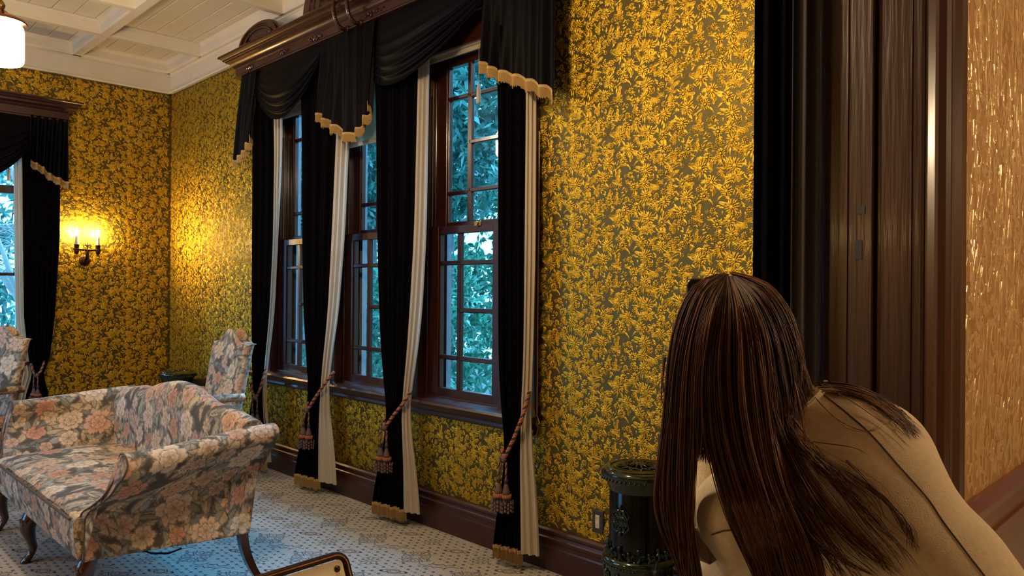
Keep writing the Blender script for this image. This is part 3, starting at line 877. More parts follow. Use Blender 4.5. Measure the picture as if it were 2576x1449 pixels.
# tails: left, centre, right
jabot(val, ((X(604, 230), zt0), (X(640, 215), zt0)), [(0, X(584, 405), Z(584, 408)), (.5, X(606, 385), Z(606, 385)), (1, X(629, 345), Z(629, 345))], 4, .035)
jabot(val, ((X(806, 130), zt0), (X(938, 70), zt0)), [(0, X(795, 300), Z(795, 292)), (.25, X(820, 318), Z(820, 312)), (.5, X(862, 345), Z(862, 342)), (.6, X(885, 340), Z(885, 340)), (.8, X(910, 305), Z(910, 305)), (1, X(928, 262), Z(928, 262))], 6, .045)
jabot(val, ((X(1216, 20), zt0), (X(1391, 20), zt0)), [(0, X(1206, 165), Z(1206, 165)), (.25, X(1240, 185), Z(1240, 183)), (.6, X(1310, 208), Z(1310, 203)), (1, X(1392, 240), Z(1392, 240))], 6, .04)
swag(val, X(634, 200), X(812, 120), zt0, .22, .05, zt0 - Z(700, 300), bias=.10)
swag(val, X(930, 70), X(1222, 60), zt0, .40, .14, zt0 - Z(1020, 183), bias=-.18)
# ================================================================== DRAPES
def drape(label, rows, ties, name='curtain', nf=7, hook=None, group='black curtains at the triple window', yF=-.135, yM=-.085, yL=-.045, axis='y', fringe=True):
    """rows: (py, left px, right px of velvet, right px of lining)"""
    rows = sorted(rows)
    py = np.array([r[0] for r in rows], float)
    nv = 64; yy = np.linspace(py[0], py[-1], nv)
    L = np.interp(yy, py, [r[1] for r in rows]); Rr = np.interp(yy, py, [r[2] for r in rows]); G = np.interp(yy, py, [r[3] for r in rows])
    from_ = lambda a: np.convolve(np.pad(a, 3, mode='edge'), np.ones(7) / 7, 'valid')
    L, Rr, G = from_(L), from_(Rr), from_(G)
    # the cloth hangs close to the wall behind the valance and swings clear of the sill lower down
    w_ = np.clip(((yy - yy[0]) / (yy[-1] - yy[0]) - .12) / .38, 0, 1); w_ = w_ * w_ * (3 - 2 * w_)
    f_ = lambda q0, q1: q0 + (q1 - q0) * w_
    A = np.array([on(l, q, axis, d_) for l, q, d_ in zip(L, yy, f_(yF, yF - .055))]); B = np.array([on(r, q, axis, d_) for r, q, d_ in zip(Rr, yy, f_(yM, yM - .07))]); Cc = np.array([on(g, q, axis, d_) for g, q, d_ in zip(G, yy, f_(yL, yL - .07))])
    t = thing(name, label, 'curtain', (B[-1][0], B[-1][1], 0.04), group)
    zz = (A[:, 2] + B[:, 2]) / 2
    ztop, zbot = zz[0], .098
    zz = ztop + (zz - ztop) * (zbot - ztop) / (zz[-1] - ztop)
    nu = 110; u = np.linspace(0, 1, nu)
    P = np.zeros((nu, nv, 3)); Q = np.zeros((60, nv, 3)); u2 = np.linspace(0, 1, 60)
    for j in range(nv):
        a, c, g = A[j].copy(), B[j].copy(), Cc[j].copy()
        a[2] = c[2] = g[2] = zz[j]
        wd = np.linalg.norm(c - a)
        d = (c - a) / (wd + 1e-9); nrm = np.array([-d[1], d[0], 0]); 
        amp = min(.030, .11 * wd)
        v = j / (nv - 1)
        off = pleat_y(u, nf, amp, .1) + .4 * amp * np.sin(u * 23 + 2.2 * v)
        P[:, j] = a + (c - a) * u[:, None] + nrm * off[:, None]
        d2 = (g - c); w2 = np.linalg.norm(d2) + 1e-9; d2 /= w2; n2 = np.array([-d2[1], d2[0], 0])
        # lining: from the velvet's right edge back to the window side
        Q[:, j] = c - d2 * .012 + (g - c + d2 * .012) * u2[:, None] + n2 * (pleat_y(u2, 2.6, min(.020, .24 * w2), .15) * np.clip(u2 * 3, 0, 1))[:, None]
    b = MB(); b.grid(P); vel = b.build('velvet', M['velvet'], t, smooth=180)
    b = MB(); b.grid(Q); lin = b.build('lining', M['lining'], t, smooth=180)
    if fringe:
        b = MB(); fringe_mesh(b, P[:, -1] + np.array([0, 0, .006]), n_per_m=230, h=.065, band=.014, out=(.5, -.87, 0) if axis == 'y' else (.99, 0, 0)); b.build('fringe', M['fringe'], vel)
    return t, P, Q

def tassel(parent, top, ln=.30, sc_=1.0, axis=(0, 0)):
    x, y, z = top
    b = MB()
    rope(b, [(x, y, z), (x, y - .002, z - .05 * sc_), (x, y - .003, z - .10 * sc_)], .0062 * sc_)
    t = b.build('tassel', [M['ropeo'], M['ropeb']], parent, smooth=60)
    zz = z - .10 * sc_
    b = MB(); b.lathe([(.004, .014), (.012, .010), (.013, .002), (.010, -.006), (.009, -.014)], (x, y, zz), 12); b.build('tassel_knob', M['ropeb'], t, smooth=60)
    b = MB(); b.lathe([(.009 * sc_, -.012), (.014 * sc_, -.03), (.022 * sc_, -.055), (.021 * sc_, -.066), (.016 * sc_, -.070)], (x, y, zz), 14); b.build('tassel_head', M['ropep'], t, smooth=50)
    b = MB()
    for k in range(16):
        a = 2 * math.pi * k / 16
        b.ball((x + .024 * sc_ * math.cos(a), y + .024 * sc_ * math.sin(a), zz - .078 * sc_), (.008, .008, .013), 6, 4)
    b.build('tassel_ruff', M['ropeo'], t, smooth=60)
    b = MB()
    for k in range(18):
        a = 2 * math.pi * k / 18; r0, r1 = .020 * sc_, (.034 + .006 * rnd.uniform(-1, 1)) * sc_
        l = (.15 + .02 * rnd.uniform(-1, 1)) * sc_
        b.tube([(x + r0 * math.cos(a), y + r0 * math.sin(a), zz - .08 * sc_), (x + r1 * math.cos(a), y + r1 * math.sin(a), zz - .11 * sc_), (x + r1 * math.cos(a), y + r1 * math.sin(a), zz - l)], .0028, 5)
    b.build('tassel_strand', M['ropeb'], t)
    b = MB()
    for k in range(14):
        a = 2 * math.pi * k / 14
        for s in range(3):
            r1 = .037 * sc_
            zc = zz - (.105 + .020 * s + .008 * (k % 2)) * sc_
            b.lathe([(.002, .008), (.0062, .0), (.0072, -.007), (.003, -.009)], (x + r1 * math.cos(a), y + r1 * math.sin(a), zc), 6)
    b.build('tassel_bell', M['ropep'], t, smooth=60)

def rope(b, pts, r, ply=3, turns=70):
    P = np.array(pts, float); d = np.r_[0, np.cumsum(np.linalg.norm(np.diff(P, axis=0), axis=1))]
    n = max(10, int(d[-1] / .005)); t = np.linspace(0, d[-1], n)
    Q = np.stack([np.interp(t, d, P[:, k]) for k in range(3)], 1)
    for _ in range(3): Q[1:-1] = (Q[:-2] + Q[1:-1] * 2 + Q[2:]) / 4
    T = np.gradient(Q, axis=0); T /= np.linalg.norm(T, axis=1)[:, None] + 1e-9
    a0 = np.array([.3, .2, 1.0]) if abs(T[0][2]) < .9 else np.array([1.0, .2, .1])
    U = a0 - T * (T @ a0)[:, None]; U /= np.linalg.norm(U, axis=1)[:, None] + 1e-9
    Vv = np.cross(T, U)
    for k in range(ply):
        ang = t * turns * 2 + 2 * math.pi * k / ply
        b.tube(Q + (U * np.cos(ang)[:, None] + Vv * np.sin(ang)[:, None]) * r * .5, r * .62, 6, mi=0 if k < ply - 1 else 1)

def tieback(label, pts, knot, axis='y', group='rope tiebacks with tassels', sc_=1.0, back=None):
    t = thing('curtain_tieback', label, 'tieback', knot, group)
    b = MB(); rope(b, pts, .011 * sc_); b.build('rope', [M['ropeo'], M['ropeb']], t, smooth=60)
    b = MB(); b.ball(knot, (.019, .019, .021), 10, 7); rope(b, [np.array(knot) + q for q in ((-.016, -.012, .008), (0, -.022, .0), (.016, -.012, -.006))], .008)
    b.build('knot', [M['ropep'], M['ropeb']], t, smooth=60)
    k = np.array(knot)
    s = np.array([CR[0], CR[1], 0]) * .020
    tassel(t, k - s * 1.0 + np.array([0, -.004, -.01]), sc_=sc_); tassel(t, k + s * .9 + np.array([.004, -.006, -.015]), sc_=sc_)
    return t

d1 = [(230, 632, 690, 712), (400, 632, 694, 710), (600, 632, 690, 700), (800, 632, 680, 690), (950, 634, 664, 670), (1000, 637, 660, 668), (1080, 622, 668, 676), (1165, 618, 670, 684)]
d2 = [(150, 752, 852, 884), (330, 755, 850, 880), (600, 757, 838, 868), (800, 762, 828, 852), (930, 771, 815, 832), (1020, 776, 806, 826), (1100, 762, 802, 838), (1222, 740, 803, 848)]
d3 = [(80, 936, 1058, 1084), (200, 940, 1056, 1080), (600, 945, 1046, 1073), (800, 952, 1034, 1062), (930, 960, 1025, 1046), (1010, 968, 1016, 1032), (1080, 974, 1014, 1032), (1170, 956, 1018, 1046), (1290, 934, 1020, 1058)]
d4 = [(60, 1246, 1330, 1350), (300, 1250, 1328, 1350), (650, 1250, 1325, 1348), (900, 1251, 1322, 1342), (1000, 1255, 1318, 1338), (1100, 1264, 1312, 1336), (1160, 1271, 1310, 1342), (1250, 1258, 1311, 1350), (1405, 1237, 1314, 1358)]
drape('black velvet curtain with cream lining beside the floral armchair', d1, None)
drape('black velvet curtain with wide cream lining below the centre fringed tail', d2, None)
drape('black velvet curtain with cream lining between the blind-shaded window and the latched window', d3, None)
drape('black velvet curtain with narrow cream lining at the wide gold wall end of the pelmet', d4, None)
def K(px, py, y): return tuple(on(px, py, 'y', y))
tieback('orange and navy rope tieback with two tassels behind the sofa corner', [K(632, 962, -0.200), K(634, 985, -0.215), K(643, 1000, -0.220), K(652, 985, -0.210), K(661, 955, -0.190), K(668, 930, -0.150)], K(643, 1002, -0.225), sc_=.95)
tieback('orange and navy rope tieback on the curtain below the centre fringed tail', [K(774, 1012, -0.200), K(771, 1022, -0.200), K(776, 1028, -0.210), K(792, 1002, -0.200), K(815, 968, -0.190), K(840, 935, -0.150)], K(772, 1032, -0.215))
tieback('orange and navy rope tieback on the curtain beside the latched window', [K(968, 1050, -0.200), K(966, 1066, -0.200), K(971, 1072, -0.210), K(990, 1045, -0.200), K(1012, 1018, -0.190), K(1034, 985, -0.150)], K(967, 1077, -0.215))
tieback('orange and navy rope tieback near the socket and stove end of the wall', [K(1264, 1130, -0.200), K(1264, 1145, -0.200), K(1270, 1150, -0.210), K(1292, 1105, -0.205), K(1312, 1055, -0.200), K(1328, 1000, -0.150), K(1332, 985, -0.150)], K(1266, 1156, -0.215))
# loose pull cord looped by the last curtain
b = MB()
cp = [K(1357, 330, -0.035), K(1354, 700, -0.035), K(1351, 1045, -0.035), K(1357, 1065, -0.040), K(1350, 1072, -0.040), K(1337, 1020, -0.045), K(1330, 990, -0.050)]
b.tube(cp, .0035, 6); b.tube([K(1331, 990, -0.050), K(1347, 1045, -0.040), K(1354, 1075, -0.030), K(1350, 1093, -0.020), K(1338, 1102, -0.020)], .0035, 6)
tag(b.build('pull_cord', M['cord'], smooth=60), 'beige cord looped on a hook beside the curtain at the wide gold wall', 'cord')

# portiere in the doorway
t = thing('door_curtain', 'black portiere with grey pleats hanging beside the panelled door jamb', 'curtain', (6.98, -.65, 0))
ztp = 3.3
def pcurt(px0, px1, yA, yB, nf, amp, m, nm):
    a = on(px0, 700, 'y', yA); c = on(px1, 700, 'y', yB)
    nu = 80; u = np.linspace(0, 1, nu); P = np.zeros((nu, 12, 3))
    d = (c - a)[:2]; d = d / np.linalg.norm(d); nrm = np.array([d[1], -d[0]])
    for j in range(12):
        z = .03 + (ztp - .03) * j / 11
        q = a[None, :2] + (c - a)[None, :2] * u[:, None] + nrm * pleat_y(u, nf, amp, .2)[:, None] * (1 + .1 * math.sin(j))
        P[:, j, :2] = q; P[:, j, 2] = z
    b = MB(); b.grid(P); b.build(nm, M[m], t, smooth=180)
pcurt(1893, 1998, -.78, -.70, 2.5, .03, 'velvet', 'velvet')
M['greycloth'] = mat('grey_curtain_backing', (0.055, 0.05, 0.058), 0.8, noise=(60, (0.045, 0.04, 0.048), .2))
pcurt(1988, 2062, -.72, -.625, 2.2, .035, 'greycloth', 'backing')

# ------------------------------------------------------------------ far window dressing
fp = thing('window_pelmet', 'dark wooden pelmet over the window beside the candle sconce', 'pelmet', (0, -1.74, 3.05))
FA, FB = -2.48, -.985
def frun(name, prof, d):
    b = MB(); loops = []
    for q in range(4):
        l = []
        for o, z in prof:
            l.append(((0.0, FA - o, z), (d + o, FA - o, z), (d + o, FB + o, z), (0.0, FB + o, z))[q])
        loops.append(l)
    b.loft(loops, True, True); b.build(name, M['wood'], fp, smooth=22)
frun('fascia', [(-.05, 3.03), (.012, 3.03), (.012, 3.042), (.004, 3.048), (0, 3.05), (0, 3.115), (.01, 3.12), (-.05, 3.12)], .15)
frun('crown', [(-.05, 3.12), (.014, 3.12), (.03, 3.14), (.06, 3.15), (.062, 3.17), (.078, 3.176), (.09, 3.195), (.098, 3.20), (.098, 3.215), (-.05, 3.22)], .15)
fv = thing('curtain_valance', 'black swag and gold-fringed tail on the far window beside the candle sconce', 'valance', (.15, -1.74, 3.05))
F_ = lambda px, py, d=.17: on(px, py, 'x', d)
jabot(fv, ((-1.30, 3.05), (-1.0, 3.05)), [(0, F_(76, 410)[1], F_(76, 408)[2]), (.35, F_(105, 425)[1], F_(105, 422)[2]), (.6, F_(125, 448)[1], F_(125, 442)[2]), (1, F_(171, 465)[1], F_(171, 464)[2])], 5, .035, axis='x', depth=.165)
swag(fv, -2.2, -1.27, 3.05, .26, .26, .62, axis='x', depth=.155)
def fdrape(name, label, rows, flip=1, off=0.0, hookside=1):
    t = thing(name, label, 'curtain', (.15, -1.2 if flip > 0 else -2.28, 0.04), 'black curtains at the far window')
    nv = 50; zz = np.linspace(3.0, .10, nv)
    rz = [r[0] for r in rows][::-1]
    A = np.interp(zz, rz, [r[1] for r in rows][::-1]); B = np.interp(zz, rz, [r[2] for r in rows][::-1])
    nu = 90; u = np.linspace(0, 1, nu); P = np.zeros((nu, nv, 3))
    for j in range(nv):
        P[:, j, 1] = A[j] + (B[j] - A[j]) * u; P[:, j, 0] = .12 + pleat_y(u, 7, min(.03, .11 * abs(B[j] - A[j]))) ; P[:, j, 2] = zz[j]
    if flip < 0: P[:, :, 1] = off - P[:, :, 1]
    b = MB(); b.grid(P); b.build('velvet', M['velvet'], t, smooth=180)
    Q = P.copy()[:40]; s = np.linspace(0, 1, 40)[:, None]
    Q[:, :, 1] = A[None] - .055 + .10 * s if flip > 0 else off - (A[None] - .055 + .10 * s)
    Q[:, :, 0] = .075 + .01 * np.sin(s * 20)
    b = MB(); b.grid(Q); b.build('lining', M['lining'], t, smooth=180)
    b = MB(); fringe_mesh(b, P[:, -1] + np.array([0, 0, .006]), out=(1, 0, 0)); b.build('fringe', M['fringe'], t)
rws = [(3.05, -1.36, -1.05), (1.92, -1.345, -1.05), (1.2, -1.33, -1.085), (.83, -1.29, -1.12), (.68, -1.262, -1.17), (.5, -1.31, -1.13), (.05, -1.36, -1.08)]
fdrape('curtain', 'black velvet curtain hanging next to the lit candle sconce', rws)
fdrape('curtain', 'black velvet curtain at the far side of the sconce window', rws, -1, -3.48)
kn = on(92, 945, 'x', .2)
tieback('rope tieback with tassels on the curtain next to the candle sconce', [on(78, 915, 'x', .17), on(84, 938, 'x', .2), kn, on(102, 935, 'x', .2), on(110, 915, 'x', .15), on(113, 900, 'x', .05)], tuple(kn), sc_=.9)
# ================================================================== TAPESTRY PATTERN (flowers and leaves, woven colour per point)
TS, TN = 0.92, 460
def tapestry():
    R = np.random.default_rng(21)
    img = np.tile(np.array([[[.11, .095, .075]]]), (TN, TN, 1)).astype(float)
    pal_f = [(.70, .43, .27), (.74, .55, .38), (.66, .34, .23), (.78, .63, .46), (.70, .46, .35)]
    pal_l = [(.44, .37, .26), (.30, .29, .25), (.58, .46, .30), (.20, .205, .20), (.50, .39, .25), (.36, .36, .33)]
    dark = np.array([.035, .026, .02])
    ppm = TN / TS
    def paint(cx, cy, ext, fn):
        r = int(ext * ppm) + 3; ix, iy = int(cx * ppm), int(cy * ppm)
        gx = np.arange(ix - r, ix + r + 1); gy = np.arange(iy - r, iy + r + 1)
        X_, Y_ = np.meshgrid(gx / ppm - cx, gy / ppm - cy)
        d, c = fn(X_, Y_)                         # signed distance (m, negative inside), colour
        jx, jy = np.meshgrid(gx % TN, gy % TN)
        a = np.clip(.5 - d * ppm * .8, 0, 1)[..., None]
        ol = np.clip(1 - np.abs(d + .0022) / .0030, 0, 1)[..., None]
        c = c * (1 - ol) + dark * ol
        img[jy, jx] = img[jy, jx] * (1 - a) + c * a
    def leaf_fn(ang, ln, wd, c, bend):
        ca, sa = math.cos(ang), math.sin(ang)
        def fn(X_, Y_):
            u = ca * X_ + sa * Y_; v = -sa * X_ + ca * Y_
            t = np.clip(u / ln + .5, 0, 1)
            v = v - bend * ln * (t - .5) ** 2
            hw = wd * .5 * np.sin(np.pi * t ** .8) * (1 + .06 * np.sin(t * 40))
            d = np.maximum(np.abs(v) - hw, np.abs(u) - ln * .5) * .8
            vein = np.exp(-(v / .0018) ** 2) * .55 + .25 * (np.sin((u - np.abs(v) * .9) * 520) > .75)
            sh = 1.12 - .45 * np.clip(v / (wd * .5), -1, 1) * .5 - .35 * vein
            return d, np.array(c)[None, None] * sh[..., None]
        return fn
    def flower_fn(rad, n, c, c2, ph, lob):
        def fn(X_, Y_):
            r = np.hypot(X_, Y_); a = np.arctan2(Y_, X_) + ph
            s = np.abs(np.sin(a * n / 2))
            edge = rad * (1 - lob + lob * s ** .6 + .035 * np.sin(a * n * 3))
            d = r - edge
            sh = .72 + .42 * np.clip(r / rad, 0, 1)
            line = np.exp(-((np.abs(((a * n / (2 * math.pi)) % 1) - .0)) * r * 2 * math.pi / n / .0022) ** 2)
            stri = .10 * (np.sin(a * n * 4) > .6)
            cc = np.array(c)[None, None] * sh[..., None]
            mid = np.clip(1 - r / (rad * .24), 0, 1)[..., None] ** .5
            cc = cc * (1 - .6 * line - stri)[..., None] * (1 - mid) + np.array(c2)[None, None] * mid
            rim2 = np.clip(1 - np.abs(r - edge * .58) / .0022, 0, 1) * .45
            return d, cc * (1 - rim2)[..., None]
        return fn
    for _ in range(420):
        paint(R.uniform(0, TS), R.uniform(0, TS), .09, leaf_fn(R.uniform(0, 6.28), R.uniform(.07, .15), R.uniform(.025, .05), pal_l[R.integers(len(pal_l))], R.normal() * .5))
    P = []
    for rad, cnt in ((.075, 7), (.062, 11), (.050, 16), (.036, 22)):
        for _ in range(cnt):
            for _t in range(60):
                x, y = R.uniform(0, TS), R.uniform(0, TS)
                if all(np.hypot((x - q[0] + TS / 2) % TS - TS / 2, (y - q[1] + TS / 2) % TS - TS / 2) > (rad + q[2]) * .92 for q in P): break
            P.append((x, y, rad))
    for x, y, rad in P:
        for _ in range(3):
            a = R.uniform(0, 6.28)
            paint(x + math.cos(a) * rad, y + math.sin(a) * rad, .08, leaf_fn(a + R.normal() * .4, R.uniform(.06, .11), R.uniform(.025, .04), pal_l[R.integers(len(pal_l))], R.normal() * .4))
        c = pal_f[R.integers(len(pal_f))]
        paint(x, y, rad, flower_fn(rad, int(R.integers(5, 9)), c, (.40, .24, .12), R.uniform(0, 6.28), R.uniform(.18, .42)))
        if rad > .055: paint(x, y, rad * .6, flower_fn(rad * .55, int(R.integers(5, 8)), tuple(q * 1.08 for q in c), (.45, .28, .13), R.uniform(0, 6.28), .25))
    return img
TAP = tapestry()
def tap_color(u, v):
    x = (np.asarray(u) / TS * TN) % TN; y = (np.asarray(v) / TS * TN) % TN
    x0, y0 = x.astype(int) % TN, y.astype(int) % TN; x1, y1 = (x0 + 1) % TN, (y0 + 1) % TN
    fx, fy = (x - np.floor(x))[..., None], (y - np.floor(y))[..., None]
    return (TAP[y0, x0] * (1 - fx) + TAP[y0, x1] * fx) * (1 - fy) + (TAP[y1, x0] * (1 - fx) + TAP[y1, x1] * fx) * fy

def resample(loop, n, closed=False, smooth=0):
    P = np.asarray(loop, float)
    if closed: P = np.vstack([P, P[:1]])
    d = np.r_[0, np.cumsum(np.linalg.norm(np.diff(P, axis=0), axis=1))]
    t = np.linspace(0, d[-1], n + (1 if closed else 0))
    if closed: t = t[:-1]
    # Catmull-Rom style smoothing through repeated averaging
    Q = np.stack([np.interp(t, d, P[:, k]) for k in range(P.shape[1])], 1)
    for _ in range(smooth):
        if closed: Q = (np.roll(Q, 1, 0) + 2 * Q + np.roll(Q, -1, 0)) / 4
        else: Q[1:-1] = (Q[:-2] + 2 * Q[1:-1] + Q[2:]) / 4
    return Q

def uphol(name, P, parent, uv0=(0, 0), wrap=False, swap=False, caps=True, flip=False, uvscale=1.0):
    """P (nu, nv, 3) grid -> cloth mesh with tapestry colours; u,v follow arc length"""
    P = np.asarray(P, float); nu, nv = P.shape[:2]; uvscale *= .84
    du = np.zeros((nu, nv)); du[1:] = np.cumsum(np.linalg.norm(np.diff(P, axis=0), axis=2), 0)
    dv = np.zeros((nu, nv)); dv[:, 1:] = np.cumsum(np.linalg.norm(np.diff(P, axis=1), axis=2), 1)
    du = np.repeat(du.mean(1, keepdims=True), nv, 1); dv = np.repeat(dv.mean(0, keepdims=True), nu, 0)
    if swap: du, dv = dv, du
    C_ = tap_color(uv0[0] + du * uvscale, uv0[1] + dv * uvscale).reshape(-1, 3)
    i, j = np.meshgrid(np.arange(nu - 1), np.arange(nv if wrap else nv - 1), indexing='ij')
    jn = (j + 1) % nv
    F = np.stack([i * nv + j, (i + 1) * nv + j, (i + 1) * nv + jn, i * nv + jn], -1).reshape(-1, 4)
    if flip: F = F[:, ::-1]
    V = P.reshape(-1, 3)
    if wrap and caps:
        for e, rev in ((0, False), (nu - 1, True)):
            ring = np.arange(e * nv, e * nv + nv); m = (nv // 2)
            c = P[e].mean(0); ci = len(V)
            # concentric rings so that the cap carries the pattern too
            rings = [ring]
            for q in list(np.linspace(.96, .02, 22)):
                nvtx = c + (P[e] - c) * q; st = len(V)
                V = np.vstack([V, nvtx]); rings.append(np.arange(st, st + nv))
                loc = nvtx - c
                a1 = np.argmax(np.ptp(P[e], axis=0)); a2 = 2 if a1 != 2 else int(np.argsort(np.ptp(P[e], axis=0))[-2])
                C_ = np.vstack([C_, tap_color(uv0[0] + .3 + nvtx[:, a1], uv0[1] + .2 + nvtx[:, a2])])
            for r0, r1 in zip(rings[:-1], rings[1:]):
                k = np.arange(nv); k2 = (k + 1) % nv
                q = np.stack([r0[k], r0[k2], r1[k2], r1[k]], 1)
                if rev: q = q[:, ::-1]
                F = np.vstack([F, q])
    return np_mesh(V, F, name, M['cloth'], parent, smooth=60, cols=C_)

def spline(xs, ys, n, sm=6):
    t = np.linspace(xs[0], xs[-1], n); y = np.interp(t, xs, ys)
    for _ in range(sm): y[1:-1] = (y[:-2] + 2 * y[1:-1] + y[2:]) / 4
    return t, y

# ================================================================== SOFA (camel back)
SCX = 3.53
sofa = thing('camelback_sofa', 'floral tapestry camelback sofa with scrolled arms and dark cabriole legs', 'sofa', (SCX, -1.6, 0))
ZR = .26
# --- back: stations along x, closed section loop
nS = 210
xs = np.linspace(2.60, 4.455, nS)
topz_x = [2.45, 2.62, 2.84, 2.95, 3.05, 3.25, 3.5, 3.72, 3.92, 4.02, 4.15, 4.35, 4.55]
topz_z = [.800, .815, .845, .862, .852, .905, .942, .935, .882, .862, .872, .842, .812]
tz = np.interp(xs, topz_x, topz_z)
for _ in range(40): tz[1:-1] = (tz[:-2] + 2 * tz[1:-1] + tz[2:]) / 4
P = []
for x, t in zip(xs, tz):
    e = min(1, (x - 2.60) / .10, (4.585 - x) / .10); e = max(e, 0) ** .5
    th = .055
    yb = -1.16; yf = -1.36
    L_ = [(x, -1.385, .40), (x, yf + .0, .46), (x, -1.345, .56), (x, -1.335, t - .14), (x, -1.315, t - .05), (x, -1.28, t - .008), (x, -1.24, t), (x, -1.20, t - .012), (x, -1.175, t - .05), (x, -1.18, t - .12), (x, -1.205, .55), (x, -1.25, .40), (x, -1.268, ZR), (x, -1.33, ZR)]
    P.append(resample(L_, 190, closed=True, smooth=5))
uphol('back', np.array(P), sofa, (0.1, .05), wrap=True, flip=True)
# --- arms
AF = [(4.37, .26), (4.372, .36), (4.378, .45), (4.41, .50), (4.50, .545), (4.575, .60), (4.60, .645), (4.632, .675), (4.638, .715), (4.622, .75), (4.585, .768), (4.545, .765), (4.525, .745), (4.53, .70), (4.54, .64), (4.49, .57), (4.40, .515), (4.335, .485), (4.312, .45), (4.308, .36), (4.306, .26)]
AR = [(4.485, .26), (4.455, .36), (4.435, .45), (4.432, .50), (4.45, .56), (4.485, .62), (4.52, .66), (4.565, .70), (4.595, .75), (4.592, .785), (4.57, .805), (4.53, .812), (4.49, .80), (4.46, .76), (4.43, .70), (4.40, .62), (4.385, .56), (4.375, .52), (4.37, .45), (4.37, .36), (4.37, .26)]
def arm(side):
    nA = 160
    A0, A1 = [resample(np.array(q), 240, closed=True, smooth=5) for q in (AF, AR)]
    rows = []
    for t in np.linspace(0, 1, nA):
        e = t * t * (3 - 2 * t)
        L3 = A0 * (1 - e) + A1 * e
        zz = L3[:, 1]
        y0 = -1.99 + .095 * np.clip((zz - .47) / .25, 0, 1); y1 = -1.27 + .10 * np.clip((zz - .26) / .5, 0, 1)
        yy = y0 * (1 - t) + y1 * t
        xx = 2 * SCX - L3[:, 0] if side < 0 else L3[:, 0]
        rows.append(np.stack([xx, yy, zz], 1))
    rows = np.array(rows)
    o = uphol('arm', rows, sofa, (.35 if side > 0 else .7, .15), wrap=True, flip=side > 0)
    w_ = MB(); w_.tube(list(rows[0][::2]) + [rows[0][0]], .0045, 6); w_.build('welt', M['cordwelt'], o, smooth=60)
    return o
arm(1); arm(-1)
# --- seat: loose cushion with a crown, front rail below
def seat():
    nx, ny = 230, 120
    u = np.linspace(0, 1, nx); v = np.linspace(0, 1, ny)
    x0f, x1f = 2 * SCX - 4.315, 4.315; x0b, x1b = 2 * SCX - 4.39, 4.39
    P = np.zeros((nx, ny, 3))
    for j, q in enumerate(v):
        yy = -2.015 + q * .68
        xl_, xr_ = x0f + (x0b - x0f) * q, x1f + (x1b - x1f) * q
        P[:, j, 0] = xl_ + (xr_ - xl_) * u; P[:, j, 1] = yy
        cr = .045 * np.sin(np.pi * np.clip(u * 1.0, 0, 1)) ** .5 + .022 * np.sin(2 * np.pi * u * 1.5) ** 2
        fr_ = min(1, q / .08)
        P[:, j, 2] = .442 + .022 * math.sqrt(max(0, 1 - (1 - fr_) ** 2)) + cr * math.sin(math.pi * min(1, .12 + q * .8)) * .9 + .008 * np.sin(u * 37 + q * 9) * q
    return P
uphol('seat_cushion', seat(), sofa, (.2, .3), flip=False)
# front rail (upholstered)
nx = 220; P = np.zeros((nx, 46, 3)); u = np.linspace(0, 1, nx)
prof = resample([(-2.000, ZR), (-2.008, .30), (-2.020, .36), (-2.026, .42), (-2.022, .445), (-2.0, .458), (-1.95, .44), (-1.95, ZR)], 76, closed=True, smooth=2)
P = np.zeros((nx, 76, 3))
for j, (yy, zz) in enumerate(prof):
    P[:, j, 0] = 2 * SCX - 4.335 + (4.335 * 2 - 2 * SCX) * u; P[:, j, 1] = yy; P[:, j, 2] = zz
uphol('seat_rail', P, sofa, (.5, .1), wrap=True)
b = MB(); b.tube([(x, -2.027, .447) for x in np.linspace(2 * SCX - 4.29, 4.29, 40)], .007, 7); b.build('welt', M['cordwelt'], sofa, smooth=60)
b = MB(); b.box(2 * SCX - 4.32, 4.32, -1.99, -1.28, ZR, .40); b.build('base_frame', M['cordwelt'], sofa)
# legs
def cabriole(x, y, sgn, fx=0.0, parent=sofa, zr=ZR, k=1.0):
    path = [(0, 0, zr + .01), (0, -.012, zr - .03), (fx * .2, -.026, zr - .075), (fx * .35, -.012, zr - .13), (fx * .35, .006, zr * .28), (fx * .6, -.004, .045), (fx, -.028, .018), (fx, -.034, .0)]
    rad = [.040, .044, .040, .028, .020, .020, .027, .024]
    b = MB(); loops = []
    n = 14
    pts = resample(np.array([(*p, r) for p, r in zip(path, rad)]), 30, smooth=2)
    for px_, py_, pz_, r in pts:
        loops.append([(x + (px_ + r * math.cos(2 * math.pi * q / n)) * 1.0, y + py_ + r * math.sin(2 * math.pi * q / n), max(0, pz_)) for q in range(n)])
    b.loft(loops); o = b.build('leg', M['leg'], parent, smooth=60)
    b = MB()
    for q in range(5):
        a = -math.pi / 2 + (q - 2) * .42
        b.tube([(x, y - .01, zr - .005), (x + .042 * math.cos(a), y - .012 + .044 * math.sin(a), zr - .03), (x + .030 * math.cos(a), y - .014 + .034 * math.sin(a), zr - .085)], [.006, .009, .003], 6)
    b.build('knee_carving', M['leg'], o, smooth=60)
cabriole(4.325, -1.955, 1, .02); cabriole(3.36, -1.965, 1); cabriole(2 * SCX - 4.41, -1.955, 1, -.02)
def sabre(x, y, dx, dy, parent=sofa, zr=ZR):
    b = MB(); loops = []
    for t in np.linspace(0, 1, 10):
        z = zr + .02 - (zr + .02) * t; c = t ** 2
        h = .022 - .004 * t
        X_, Y_ = x + dx * c, y + dy * c
        loops.append([(X_ - h, Y_ - h, z), (X_ + h, Y_ - h, z), (X_ + h, Y_ + h, z), (X_ - h, Y_ + h, z)])
    b.loft(loops); b.build('leg', M['leg'], parent, smooth=30)
sabre(4.455, -1.295, .05, .085); sabre(2 * SCX - 4.455, -1.295, -.05, .085)
